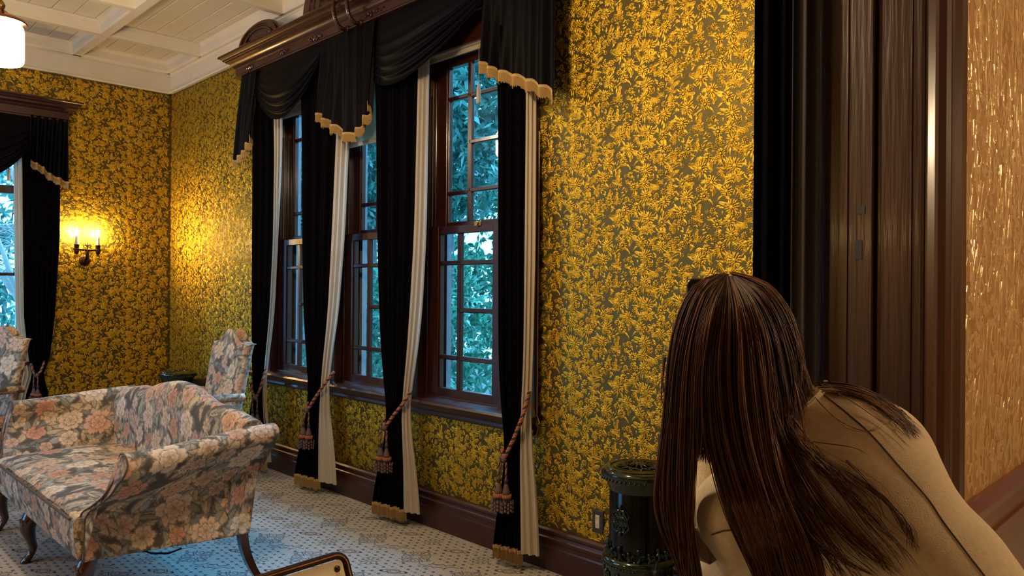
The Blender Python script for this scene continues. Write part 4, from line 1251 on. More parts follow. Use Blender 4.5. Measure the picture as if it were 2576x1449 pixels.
q = MB(); q.tube([on(345, 1378, 'z', .22), on(380, 1392, 'z', .14), on(425, 1392, 'z', .13), on(455, 1380, 'z', .22)], .005, 6)
q.build('loose_webbing_cord', M['iron'], sofa, smooth=60)

# ================================================================== ARMCHAIRS (high back, floral)
def armchair(label, loc, rz, off):
    t = thing('upholstered_armchair', label, 'armchair', (0, 0, 0), 'floral high-back armchairs')
    # local: front = -y, width 0.62, height 1.17
    n = 60; zz = np.linspace(.40, 1.165, 90); rows = []
    for z in zz:
        q = (z - .40) / .765
        hw = .245 + .035 * q; th = .055 - .012 * q; yc = .26 + .14 * q
        rows.append(np.c_[resample(np.array([(hw * math.copysign(abs(math.cos(a)) ** .3, math.cos(a)), yc + th * math.copysign(abs(math.sin(a)) ** .6, math.sin(a))) for a in np.linspace(0, 2 * math.pi, 70, endpoint=False)]), 170, closed=True), np.full(170, z)])
    rows = np.array(rows)
    top = rows[-1]
    # camel top: lift the last rows by a hump profile
    for i in range(len(zz)):
        q = max(0, (zz[i] - .98) / .185)
        hx = rows[i][:, 0] / .28
        rows[i][:, 2] += q ** 2 * (.055 * np.cos(np.clip(hx * 1.25, -1, 1) * math.pi) - .05)
    uphol('backrest', rows, t, off, wrap=True, swap=True, uvscale=1.0)
    # seat
    rows = []
    for y_ in np.linspace(-.32, .26, 70):
        q = (y_ + .32) / .58; hw = .30 - .045 * q
        e = min(1, (y_ + .32) / .05)
        L_ = [(-hw, .34), (-hw - .004, .40), (-hw + .03, .45 + .015 * e), (0, .475 + .01 * e), (hw - .03, .45 + .015 * e), (hw + .004, .40), (hw, .34)]
        rows.append([(x, y_, z) for x, z in resample(L_, 80, closed=True, smooth=3)])
    uphol('seat', np.array(rows), t, (off[0] + .3, off[1]), wrap=True)
    for s in (-1, 1):
        rows = []
        for y_ in np.linspace(-.18, .30, 50):
            c = (s * (.30 + .01 * math.sin(y_ * 6)), .665 + .01 * math.cos((y_ - .05) * 5))
            rows.append([(c[0] + .034 * math.cos(a), y_, c[1] + .030 * math.sin(a)) for a in np.linspace(0, 2 * math.pi, 28, endpoint=False)])
        uphol('arm_pad', np.array(rows), t, (off[0] + .5 * s, off[1] + .1), wrap=True)
        b = MB(); b.tube([(s * .29, -.16, .64), (s * .295, -.17, .56), (s * .275, -.14, .47), (s * .27, -.14, .38)], [.02, .018, .02, .024], 8); b.build('arm_support', M['leg'], t, smooth=60)
        cabriole(s * .255, -.27, 1, .02 * s, parent=t, zr=.35)
        sabre(s * .22, .25, .02 * s, .10, parent=t, zr=.36)
    b = MB(); b.box(-.25, .25, .20, .27, .30, .42); b.box(-.27, .27, -.29, .22, .32, .38); b.build('seat_frame', M['leg'], t)
    t.location = loc; t.rotation_euler = (0, 0, rz)
    return t
armchair('floral high-back armchair standing by the curtain behind the sofa', (2.36, -.76, 0), math.radians(4), (.15, .6))
armchair('floral high-back armchair in front of the far window, lit bluish by daylight', (.94, -1.95, 0), math.radians(30), (.55, .25))

# ================================================================== LOW TABLE at the left edge
tt = thing('coffee_table', 'low reddish wooden table beyond the sofa arm', 'table', (1.76, -2.2, 0))
b = MB(); b.cbox(1.62, 2.22, -2.62, -1.79, .42, .45, .008); b.build('tabletop', M['table'], tt)
b = MB(); b.cbox(1.67, 2.18, -2.57, -1.85, .34, .42, .004); b.build('apron', M['table'], tt)
for x in (1.69, 2.16):
    for y_ in (-2.55, -1.87):
        b = MB(); b.loft([[(x - h, y_ - h, z), (x + h, y_ - h, z), (x + h, y_ + h, z), (x - h, y_ + h, z)] for z, h in ((0, .014), (.25, .020), (.36, .024))]); b.build('leg', M['table'], tt)

# ================================================================== STOVES
def text_mesh(txt, size, bend):
    cu = bpy.data.curves.new('lettering', 'FONT'); cu.body = txt; cu.size = size; cu.extrude = .0025; cu.align_x = 'CENTER'; cu.align_y = 'CENTER'; cu.resolution_u = 3
    o = bpy.data.objects.new('lettering', cu); col.objects.link(o)
    dg = bpy.context.evaluated_depsgraph_get(); me = bpy.data.meshes.new_from_object(o.evaluated_get(dg))
    bpy.data.objects.remove(o)
    for v in me.vertices: v.co = bend(v.co)
    return me
def stove(label, x, y, sc_=1.0):
    t = thing('cylinder_stove', label, 'stove', (0, 0, 0), 'enamelled cylinder stoves')
    R0 = .127
    b = MB(); b.lathe([(R0, .10), (R0, .66), (R0 - .004, .67)], n=48); b.build('body', M['stove'], t, smooth=40)
    b = MB(); b.lathe([(R0 + .002, .635), (R0 + .008, .650), (R0 + .012, .662), (R0 + .022, .680), (R0 + .034, .694), (R0 + .038, .704), (R0 + .036, .714), (R0 + .028, .720), (R0 + .026, .724), (R0 + .016, .728), (R0 + .014, .733), (R0 + .002, .736), (R0 - .004, .733), (R0 - .006, .728), (.02, .728), (.001, .728)], n=56)
    rim = b.build('rim', M['stovegreen'], t, smooth=35)
    b = MB()
    for k in range(48):
        a = 2 * math.pi * k / 48; b.ball(((R0 + .0335) * math.cos(a), (R0 + .0335) * math.sin(a), .690), (.006, .006, .008), 6, 4)
    b.build('egg_moulding', M['stovegreen'], rim, smooth=60)
    lid = MB(); lid.lathe([(.112, .726), (.112, .733), (.106, .736), (.100, .733), (.094, .731), (.09, .729)], n=48); lid = lid.build('lid', M['stovegreen'], t, smooth=40)
    b = MB()
    for k in range(14):
        a = 2 * math.pi * k / 14; 
        for sg in (-1, 1):
            b.tube([(.052 * math.cos(a), .052 * math.sin(a), .731), (.072 * math.cos(a + sg * .16), .072 * math.sin(a + sg * .16), .736), (.090 * math.cos(a + sg * .05), .090 * math.sin(a + sg * .05), .733), (.080 * math.cos(a - sg * .08), .080 * math.sin(a - sg * .08), .735)], [.004, .005, .004, .003], 5)
    for k in range(10):
        a = 2 * math.pi * k / 10
        b.tube([(.006 * math.cos(a), .006 * math.sin(a), .738), (.025 * math.cos(a), .025 * math.sin(a), .740), (.044 * math.cos(a), .044 * math.sin(a), .733)], [.005, .0075, .002], 6)
    b.lathe([(.052, .729), (.056, .735), (.060, .729)], n=36)
    b.build('pierced_rosette', M['stovegreen'], lid, smooth=60)
    # lower drum with scroll grille
    b = MB(); b.lathe([(.150, .07), (.152, .10), (.145, .11), (.145, .315), (.152, .322), (.156, .335), (.152, .348), (.142, .356), (R0 + .002, .36)], n=48); dr = b.build('fire_drum', M['stovegreen'], t, smooth=35)
    def C_(a, r, z): return (r * math.cos(a), r * math.sin(a), z)
    b = MB()
    for k in range(12):
        a0 = -math.pi / 2 + (k - 6) * .5236
        for sg in (-1, 1):
            pts = [C_(a0 + sg * (.03 + .16 * math.sin(q * .55)) * (1 - q * .05), .1475, .13 + .017 * q) for q in range(10)]
            b.tube(pts, .006, 6)
            b.tube([C_(a0 + sg * .12 + .05 * math.cos(q), .1475, .27 + .022 * math.sin(q)) for q in np.linspace(0, 5.2, 9)], .0045, 5)
        b.ball(C_(a0, .148, .285), (.010, .010, .016), 7, 5)
        b.ball(C_(a0, .148, .15), (.009, .009, .012), 7, 5)
    b.build('scroll_grille', M['stovegreen'], dr, smooth=60)
    b = MB()
    for k in range(64):
        b.ball(C_(2 * math.pi * k / 64, .1545, .322), .0045, 5, 4)
    b.build('bead_row', M['stovegreen'], dr, smooth=60)
    # ornamental crest above the drum
    b = MB()
    for k in range(20):
        a0 = -math.pi / 2 + (k - 10) * math.pi / 10
        h = .050 if k % 2 == 0 else .034
        b.tube([C_(a0, R0 + .008, .352), C_(a0 + .05, R0 + .012, .352 + h * .5), C_(a0, R0 + .010, .352 + h), C_(a0 - .05, R0 + .010, .352 + h * .6)], [.008, .010, .006, .004], 6)
        b.tube([C_(a0 + .15 + .06 * math.cos(q), R0 + .008, .368 + .016 * math.sin(q)) for q in np.linspace(0, 5.6, 9)], .0055, 5)
        b.ball(C_(a0, R0 + .010, .352 + h + .004), .008, 7, 5)
    b.build('crest_ornament', M['stovegreen'], t, smooth=60)
    # oval shield with the maker's lettering
    em = MB(); a0 = -math.pi / 2; zc = .520
    S = lambda u, v, h: C_(a0 + u / R0, R0 + h, zc + v)
    loops = []
    n = 36
    for q, h in ((1, .001), (.97, .006), (.86, .006), (.82, .002), (.0, .003)):
        loops.append([S(.034 * q * math.cos(2 * math.pi * k / n) * (1 + .07 * math.cos(4 * math.pi * k / n * 2)), .048 * q * math.sin(2 * math.pi * k / n), h) for k in range(n)])
    em.loft(loops, True, False); em = em.build('emblem', M['stovegreen'], t, smooth=40)
    b = MB()
    for sg in (-1, 1):
        b.ball(S(0, sg * .056, .004), (.008, .008, .012), 7, 5)
        for su in (-1, 1):
            b.tube([S(su * (.012 + .010 * math.cos(q)), sg * (.034 + .012 * math.sin(q)), .006) for q in np.linspace(-1.5, 4, 9)], .003, 5)
            b.tube([S(su * .032, sg * .01, .005), S(su * .041, sg * .022, .005), S(su * .034, sg * .036, .004), S(su * .018, sg * .052, .004)], .004, 5)
    b.tube([S(.027 * math.cos(q), .016 * math.sin(q) + .002, .0055) for q in np.linspace(0, 6.3, 24)], .0025, 5)
    b.build('emblem_scroll', M['stovegreen'], em, smooth=60)
    me = text_mesh('GODIN', .0165, lambda c: Vector(S(c.x * .80, c.y * 1.15 + .002 - 9 * c.x * c.x, .0045 + c.z)))
    me.materials.append(M['stovegreen']); finish(me, 'emblem_lettering', em)
    # door knob, flue, feet
    b = MB(); p = C_(a0 + 1.0, .155, .335); b.tube([p, C_(a0 + 1.0, .185, .335)], .006, 8); b.ball(C_(a0 + 1.0, .195, .338), .014, 10, 7); b.tube([C_(a0 + 1.0, .185, .335), C_(a0 + 1.06, .18, .375), C_(a0 + .96, .18, .385)], .005, 6)
    b.build('door_handle', M['iron'], t, smooth=60)
    b = MB(); b.lathe([(.05, .11), (.05, -y - .01)], (0, 0, .60), 20, 'y'); b.build('flue_pipe', M['iron'], t, smooth=50)
    for k in range(3):
        a = a0 + k * 2.094
        b = MB(); b.tube([C_(a, .12, .09), C_(a, .155, .06), C_(a, .15, .03), C_(a, .175, .0)], [.02, .017, .013, .016], 8); b.build('foot', M['stovegreen'], t, smooth=60)
    t.location = (x, y, 0)
    return t
sp = on(1606, 1300, 'y', -.30)
stove('dark green enamelled cylinder stove standing by the wall socket', sp[0], -.30)
fs = on(446, 932, 'y', -.34)
stove('dark enamelled cylinder stove in the room corner, half hidden by the sofa back', fs[0], -.34)
b = MB(); x0 = on(1655, 1100, 'y', -.012)[0]; b.cbox(x0, x0 + .26, -.014, -.001, .42, .822, .003); tag(b.build('flue_plate', M['plate']), 'dark grey square flue plate on the wall behind the stove by the socket', 'wall plate')
b = MB(); x0 = on(530, 900, 'y', -.012)[0]; b.cbox(x0, x0 + .28, -.014, -.001, .42, .838, .003); tag(b.build('flue_plate', M['plate']), 'dark grey square flue plate on the wall behind the corner stove', 'wall plate')

# wall socket
c = on(1504, 1312, 'y', -.008)
so = thing('wall_socket', 'dark metal wall socket plate with a cream double outlet above the baseboard', 'socket', (c[0], -.008, c[2]))
b = MB(); b.cbox(c[0] - .036, c[0] + .036, -.012, -.0, c[2] - .058, c[2] + .058, .004); b.build('cover_plate', M['plate'], so)
M['ivory'] = mat('ivory_plastic', (0.62, 0.56, 0.42), 0.4, noise=(40, (0.58, 0.52, 0.39), .2))
b = MB(); b.cbox(c[0] - .013, c[0] + .013, -.0145, -.01, c[2] - .033, c[2] + .033, .002); ou = b.build('outlet', M['ivory'], so)
for dz in (.018, -.018):
    b = MB()
    for dx in (-.006, .004): b.box(c[0] + dx, c[0] + dx + .002, -.0150, -.0140, c[2] + dz - .005, c[2] + dz + .005)
    b.build('slot', M['iron'], ou)

# ================================================================== SCONCE
M['bulb'] = mat('lit_candle_bulb', (1, .8, .45), 0.4, emit=((1, .62, .22), 1050.0))
M['candle'] = mat('ivory_candle_tube', (0.66, 0.60, 0.50), 0.5, noise=(50, (0.6, 0.54, 0.45), .2))
def sconce(label, base, out, along):
    """base point on the wall, out = wall normal, along = direction of the cross bar"""
    B = np.array(base, float); o = np.array(out, float); a = np.array(along, float); up = np.array([0, 0, 1.0])
    t = thing('wall_sconce', label, 'sconce', tuple(B))
    pt = lambda x, y, z: tuple(B + a * x + o * y + up * z)
    b = MB(); loops = []
    for r, h in ((.050, .0), (.050, .010), (.042, .016), (.030, .018), (.026, .026), (.006, .030)):
        loops.append([pt(r * math.cos(q), h, r * math.sin(q)) for q in np.linspace(0, 2 * math.pi, 28, endpoint=False)])
    b.loft(loops); b.build('backplate', M['bronze'], t, smooth=40)
    b = MB(); b.tube([pt(0, .02, 0), pt(0, .06, .005), pt(0, .09, .03), pt(0, .095, .07), pt(0, .095, .10)], [.014, .013, .013, .016, .012], 10); b.build('arm', M['bronze'], t, smooth=60)
    b = MB(); b.tube([pt(-.118, .095, .105), pt(0, .095, .100), pt(.118, .095, .105)], .009, 8); b.build('crossbar', M['bronze'], t, smooth=60)
    b = MB(); b.tube([pt(0, .095, .10), pt(0, .095, .175)], [.006, .003], 6)
    for s in (-1, 1):
        b.tube([pt(s * (.018 + .014 * math.cos(q)), .095, .135 + .014 * math.sin(q)) for q in np.linspace(-2.5, 3.2, 12)], .0035, 5)
        b.tube([pt(0, .095, .13), pt(s * .02, .095, .155), pt(s * .025, .095, .18)], [.004, .004, .002], 5)
    b.build('scroll_finial', M['bronze'], t, smooth=60)
    for s in (-1, 1):
        x = s * .092; v = lambda prof: [[pt(x + r * math.cos(q), .095 + r * math.sin(q), z) for q in np.linspace(0, 2 * math.pi, 16, endpoint=False)] for r, z in prof]
        b = MB(); b.loft(v([(.006, .055), (.016, .066), (.021, .085), (.021, .10), (.027, .104), (.027, .108), (.020, .112), (.022, .145), (.026, .150), (.024, .152)])); cup = b.build('candle_cup', M['bronze'], t, smooth=40)
        b = MB(); b.loft(v([(.015, .145), (.015, .235), (.013, .24)])); b.build('candle', M['candle'], t, smooth=40)
        b = MB(); b.loft(v([(.008, .238), (.014, .256), (.015, .270), (.010, .290), (.002, .312)])); b.build('bulb', M['bulb'], t, smooth=60)
sconce('lit two-candle wall sconce on the gold far wall', (0, on(212, 656, 'x', .0)[1], on(212, 656, 'x', 0)[2]), (1, 0, 0), (0, 1, 0))
SC2 = (5.3, YB, 1.76)
sconce('lit two-candle wall sconce on the back wall opposite the latched window', SC2, (0, 1, 0), (1, 0, 0))
sconce('lit two-candle wall sconce on the back wall beside the wide window', (3.3, YB, 1.76), (0, 1, 0), (1, 0, 0))

# ================================================================== PENDANT LAMPS
M['opal'] = mat('lit_opal_glass', (1, .97, .9), 0.3, emit=((1, .74, .44), 100.0))
M['opal_near'] = mat('near_room_opal_glass', (1, .97, .9), 0.3, emit=((1, .74, .44), 135.0))
M['opal_dim'] = mat('softly_lit_opal_glass', (1, .97, .9), 0.3, emit=((1, .76, .48), 55.0))
def pendant(label, x, y, zb, grp='opal pendant lamps', m='opal'):
    t = thing('pendant_lamp', label, 'lamp', (x, y, zb), grp)
    g = MB(); g.lathe([(.02, 0), (.095, .0), (.112, .006), (.121, .02), (.123, .04), (.123, .20), (.118, .225), (.100, .25), (.07, .262)], (x, y, zb), 36); g.build('glass_shade', M[m], t, smooth=50)
    g = MB(); g.lathe([(.118, .250), (.136, .246), (.140, .252), (.136, .262), (.110, .272), (.085, .288), (.060, .296), (.050, .300), (.030, .318), (.016, .322)], (x, y, zb), 36); g.build('copper_cap', M['copper'], t, smooth=40)
    g = MB(); g.lathe([(.012, .318), (.022, .335), (.026, .35), (.018, .37), (.010, .38), (.010, .62), (.016, .63), (.010, .64), (.010, ZC - zb - .05)], (x, y, zb), 16); g.build('stem', M['brass'], t, smooth=40)
    g = MB(); g.lathe([(.010, -.06), (.04, -.05), (.06, -.02), (.065, .0)], (x, y, ZC), 24); g.build('ceiling_rose', M['copper'], t, smooth=40)
    return t
pp = W(0, 160, 4.5)
pendant('lit opal glass pendant lamp with copper cap, above the sofa end of the room', pp[0], pp[1], pp[2], m='opal_dim')
pendant('lit opal glass pendant lamp with copper cap, above the doorway end of the room', 5.95, -2.0, pp[2])
# near-room lamp (behind the camera's right)
pendant('lit opal glass pendant lamp in the near room behind the doorway', 9.6, .5, 2.3, m='opal_near')

# ================================================================== SIGN STAND at the bottom edge
A_ = W(864, 1391, 2.0)
ux = np.array([.06, -1.0, 0]); ux /= np.linalg.norm(ux)
vx = np.array([.42, .02, -.9]); vx /= np.linalg.norm(vx)
sg_ = thing('sign_stand', 'cream sign board in a dark rounded metal frame, standing on the carpet', 'sign', (A_[0] + .1, A_[1] - .25, 0))
wS, hS, rS = .46, .34, .03
def SP_(u, v, n=0): return A_ + ux * u + vx * v + np.cross(ux, vx) * n
rim = []
for cx_, cy_, a0 in ((rS, rS, math.pi), (wS - rS, rS, 1.5 * math.pi), (wS - rS, hS - rS, 0), (rS, hS - rS, .5 * math.pi)):
    for k in range(6):
        a = a0 + k * math.pi / 10; rim.append(SP_(cx_ + rS * math.cos(a), cy_ + rS * math.sin(a)))
b = MB(); b.tube(rim + [rim[0], rim[1]], .0105, 8); b.build('frame', M['bronze'], sg_, smooth=60)
b = MB(); b.add([SP_(.012, .012, .003), SP_(wS - .012, .012, .003), SP_(wS - .012, hS - .012, .003), SP_(.012, hS - .012, .003), SP_(.012, .012, -.003), SP_(wS - .012, .012, -.003), SP_(wS - .012, hS - .012, -.003), SP_(.012, hS - .012, -.003)], [(0, 1, 2, 3), (7, 6, 5, 4), (0, 4, 5, 1), (1, 5, 6, 2), (2, 6, 7, 3), (3, 7, 4, 0)])
M['signface'] = mat('cream_sign_face', (0.62, 0.50, 0.30), 0.5, noise=(20, (0.56, 0.45, 0.27), .2)); b.build('panel', M['signface'], sg_)
for u_, v_ in ((.032, .034), (wS - .032, .034)):
    nS_ = -1 if (np.cross(ux, vx) @ CF) > 0 else 1
    b = MB(); c0 = SP_(u_, v_, .004 * nS_); b.ball(c0, .0085, 10, 7); b.build('screw', M['bronze'], sg_, smooth=60)
foot = SP_(wS / 2, hS); 
b = MB(); b.tube([foot, (foot[0], foot[1], .02)], .014, 10); b.lathe([(.15, 0), (.15, .012), (.02, .02)], (foot[0], foot[1], 0), 28); b.build('stand', M['bronze'], sg_, smooth=40)
# ================================================================== OUTDOORS
b = MB(); b.box(-14, 12, .36, 14, -.9, -.8); b.box(-14, -.22, -9, .36, -.9, -.8); b.box(-14, 12, -16, -9, -.9, -.8); b.box(-.22, 7, -9, -5.85, -.9, -.8)
M['soil'] = mat('garden_soil', (0.05, 0.06, 0.05), 0.9, noise=(3, (0.03, 0.045, 0.03), .2))
gr = struct(b.build('ground', M['soil']))
M['leafa'] = mat('glossy_shrub_leaf', (0.10, 0.26, 0.13), 0.38, island=[(0.02, 0.13, 0.08), (0.07, 0.32, 0.20), (0.15, 0.50, 0.32)], noise=(30, (0.8, 0.85, 0.8), .2), sub=.30)
M['leafb'] = mat('bluish_garden_leaf', (0.12, 0.24, 0.16), 0.42, island=[(0.03, 0.14, 0.11), (0.09, 0.32, 0.25), (0.20, 0.50, 0.40)], noise=(30, (0.8, 0.85, 0.8), .2), sub=.30)
M['bark'] = mat('grey_bark', (0.20, 0.19, 0.17), 0.8, noise=(12, (0.10, 0.10, 0.09), .2), bump=(30, .4, .02))
M['barkpale'] = mat('pale_lit_bark', (0.55, 0.52, 0.46), 0.8, noise=(10, (0.38, 0.36, 0.32), .2), bump=(30, .3, .02))  # paler copy of the bark: daylight on the branches put into the colour
def leaf_cloud(name, parent, centres, size, m, seed, per=8, droop=.25):
    """clusters of pointed leaves"""
    R = np.random.default_rng(seed); n = len(centres)
    N_ = n * per
    c = np.repeat(centres, per, 0) + R.normal(size=(N_, 3)) * .012
    # rosette directions around a random axis pointing up/outward
    ax = R.normal(size=(n, 3)) * .8 + np.array([0.2, -.6, .5]); ax /= np.linalg.norm(ax, axis=1)[:, None]
    ax = np.repeat(ax, per, 0)
    t = R.normal(size=(N_, 3)); t -= ax * (t * ax).sum(1)[:, None]; t /= np.linalg.norm(t, axis=1)[:, None]
    d = t * .92 + ax * R.uniform(-.1, .5, (N_, 1)); d[:, 2] -= droop; d /= np.linalg.norm(d, axis=1)[:, None]
    s = np.cross(d, ax); s /= np.linalg.norm(s, axis=1)[:, None] + 1e-9
    nn = np.cross(s, d)
    L = size * R.uniform(.6, 1.25, (N_, 1)); Wd = L * R.uniform(.30, .42, (N_, 1))
    p0 = c; p1 = c + d * L * .45 + s * Wd * .5 + nn * L * .05; p2 = c + d * L * .45 - s * Wd * .5 + nn * L * .05; p3 = c + d * L - nn * L * .08; pm = c + d * L * .5 - nn * L * .0
    V = np.stack([p0, p1, p2, p3, pm], 1).reshape(-1, 3)
    o = np.arange(N_) * 5
    F = np.concatenate([np.stack([o, o + 4, o + 1], 1), np.stack([o, o + 2, o + 4], 1), np.stack([o + 1, o + 4, o + 3], 1), np.stack([o + 4, o + 2, o + 3], 1)])
    return np_mesh(V, F, name, m, parent, kind='stuff')
def blob_points(n, c, r, seed, shell=.55):
    R = np.random.default_rng(seed); p = R.normal(size=(n, 3)); p /= np.linalg.norm(p, axis=1)[:, None]
    return np.array(c) + p * np.array(r) * (R.uniform(shell, 1, (n, 1)))
def shrub(label, c, r, n, size, m, seed, cat='shrub', grp='shrubs outside the triple window', name='shrub', per=8):
    t = thing(name, label, cat, (c[0], c[1], -.8), grp)
    n = int(n * 1.6); P = blob_points(n, c, r, seed); P[:, 2] = np.maximum(P[:, 2], -.75)
    leaf_cloud('foliage', t, P, size, M[m], seed, per)
    b = MB(); R = random.Random(seed)
    for k in range(7):
        a = R.uniform(0, 6.28); e = (c[0] + r[0] * .6 * math.cos(a), c[1] + r[1] * .6 * math.sin(a), c[2] + r[2] * R.uniform(-.1, .7))
        b.tube([(c[0] + .05 * math.cos(a), c[1] + .05 * math.sin(a), -.8), ((c[0] * .5 + e[0] * .5), c[1] * .5 + e[1] * .5, -.8 + (e[2] + .8) * .6), e], [.035, .022, .008], 6)
    b.build('stem', M['bark'], t, smooth=60)
S_ = 'shrubs outside the triple window'
shrub('broad-leaved shrub close outside the latched window', (1.35, 2.2, .75), (1.25, .75, 1.35), 520, .115, 'leafa', 31)
shrub('broad-leaved shrub outside the middle window', (-.9, 2.3, .8), (1.3, .8, 1.45), 480, .115, 'leafa', 32)
shrub('broad-leaved shrub outside the window by the armchair', (-3.2, 2.5, .9), (1.4, .9, 1.6), 380, .12, 'leafa', 33)
def tree(label, x, y, h, crown, rr, n, size, m, seed, grp, per=8, bark='bark', lean=(0, 0)):
    t = thing('garden_tree', label, 'tree', (x, y, -.8), grp)
    R = random.Random(seed); b = MB()
    top = (x + lean[0], y + lean[1], h)
    b.tube([(x, y, -.8), (x + lean[0] * .3, y + lean[1] * .3, h * .4), top], [.13, .10, .05], 10)
    for k in range(9):
        z0 = h * R.uniform(.3, .95); q = z0 / h; a = R.uniform(0, 6.28); l = R.uniform(.8, 1.5)
        p0 = (x + lean[0] * q, y + lean[1] * q, z0)
        b.tube([p0, (p0[0] + l * .5 * math.cos(a), p0[1] + l * .5 * math.sin(a), z0 + .25 * l), (p0[0] + l * math.cos(a + .2), p0[1] + l * math.sin(a + .2), z0 + .45 * l)], [.045, .03, .012], 7)
    b.build('trunk', M[bark], t, smooth=60)
    n = int(n * 1.8)
    pts = np.concatenate([blob_points(n // len(crown), c, rr, seed + i, .35) for i, c in enumerate(crown)])
    leaf_cloud('foliage', t, pts, size, M[m], seed, per)
tree('leafy tree seen through the upper panes of the latched window', .2, 3.6, 4.2, [(.3, 3.5, 3.1), (1.2, 3.2, 3.9), (-.6, 3.6, 4.2), (.6, 3.9, 4.9)], (.95, .7, .8), 900, .15, 'leafb', 41, 'garden trees behind the shrubs')
tree('leafy tree seen through the panes of the middle window', -2.2, 4.0, 4.6, [(-2.2, 3.9, 3.2), (-1.3, 3.7, 4.2), (-3.1, 4.0, 4.4), (-2.2, 4.2, 5.3)], (1.05, .8, .85), 800, .16, 'leafb', 42, 'garden trees behind the shrubs')
tree('tall tree farther back in the garden', -5.2, 4.4, 5.0, [(-5.2, 4.3, 3.4), (-4.3, 4.2, 4.4), (-6.2, 4.4, 4.6)], (1.2, .9, 1.1), 600, .18, 'leafb', 43, 'garden trees behind the shrubs')
# hedge far behind closing the view
tree('dark evergreen closing the garden behind the leafy trees', .2, 6.4, 5.5, [(-1.5, 6.4, 1.2), (.6, 6.4, 1.4), (-1.4, 6.6, 3.4), (.8, 6.5, 3.6), (-3.6, 6.5, 1.6), (-3.6, 6.6, 3.8), (2.6, 6.4, 2.0)], (1.3, .8, 1.35), 1300, .19, 'leafa', 44, 'garden trees behind the shrubs')
tree('dark evergreen closing the garden at the corner of the house', -7.2, 5.6, 5.5, [(-7.0, 5.4, 1.0), (-7.0, 5.6, 3.2), (-8.6, 4.6, 1.8), (-5.4, 5.9, 1.4)], (1.4, 1.0, 1.5), 800, .19, 'leafa', 45, 'garden trees behind the shrubs')
# outside the far window
far_ = 'trees outside the far window'
shrub('leafy shrub outside the window beside the sconce', (-3.6, -.9, .2), (1.1, 1.5, 1.1), 420, .13, 'leafb', 51, grp='shrubs outside the far window')
shrub('dense bluish bush behind the pale tree outside the far window', (-6.6, -.3, 1.9), (1.2, 2.4, 2.6), 620, .18, 'leafb', 53, grp='bushes outside the far window', name='bush', cat='bush')
t = thing('pale_tree', 'branching tree with bark coloured pale as daylit outside the window beside the sconce', 'tree', (-4.4, -.72, -.8))
b = MB(); R = random.Random(9)
def fpt(px, py, x): return tuple(on(px, py, 'x', x))
b.tube([(-4.4, on(75, 900, 'x', -4.4)[1], -.8), fpt(70, 790, -4.4), fpt(45, 740, -4.45), fpt(18, 705, -4.5), fpt(-30, 640, -4.6)], [.09, .085, .075, .065, .05], 9)
b.tube([fpt(60, 770, -4.4), fpt(35, 715, -4.3), fpt(10, 640, -4.3), fpt(-20, 560, -4.3)], [.05, .04, .03, .02], 7)
b.tube([fpt(48, 470, -4.2), fpt(28, 425, -4.2), fpt(5, 385, -4.2), fpt(-20, 350, -4.2)], [.035, .035, .03, .03], 7)
b.tube([fpt(50, 440, -4.3), fpt(42, 400, -4.3), fpt(30, 370, -4.3)], [.04, .05, .05], 7)
for k in range(46):
    px, py = R.uniform(-10, 50), R.uniform(560, 700); a = R.uniform(-.6, .9)
    l = R.uniform(20, 55)
    b.tube([fpt(px - l, py + l * a, -4.35), fpt(px, py - 6, -4.3), fpt(px + l * .8, py - l * .5 * a + 8, -4.3)], [.010, .007, .004], 5)
b.build('trunk', M['barkpale'], t, smooth=60)
# ================================================================== PERSON (seen from behind, leaning through the doorway with a phone)
def capsule(P, a, c, ra, rb):
    a = np.asarray(a); c = np.asarray(c); ab = c - a
    t = np.clip(((P - a) @ ab) / (ab @ ab + 1e-12), 0, 1)
    return np.linalg.norm(P - a - t[..., None] * ab, axis=-1) - (ra + (rb - ra) * t)
def ellip(P, c, r, axes):
    q = (P - np.asarray(c)) @ np.asarray(axes).T / np.asarray(r)
    k = np.linalg.norm(q, axis=-1)
    return (k - 1) * np.min(r)
def smin(a, b, k):
    h = np.clip(.5 + .5 * (b - a) / k, 0, 1)
    return b + (a - b) * h - k * h * (1 - h)

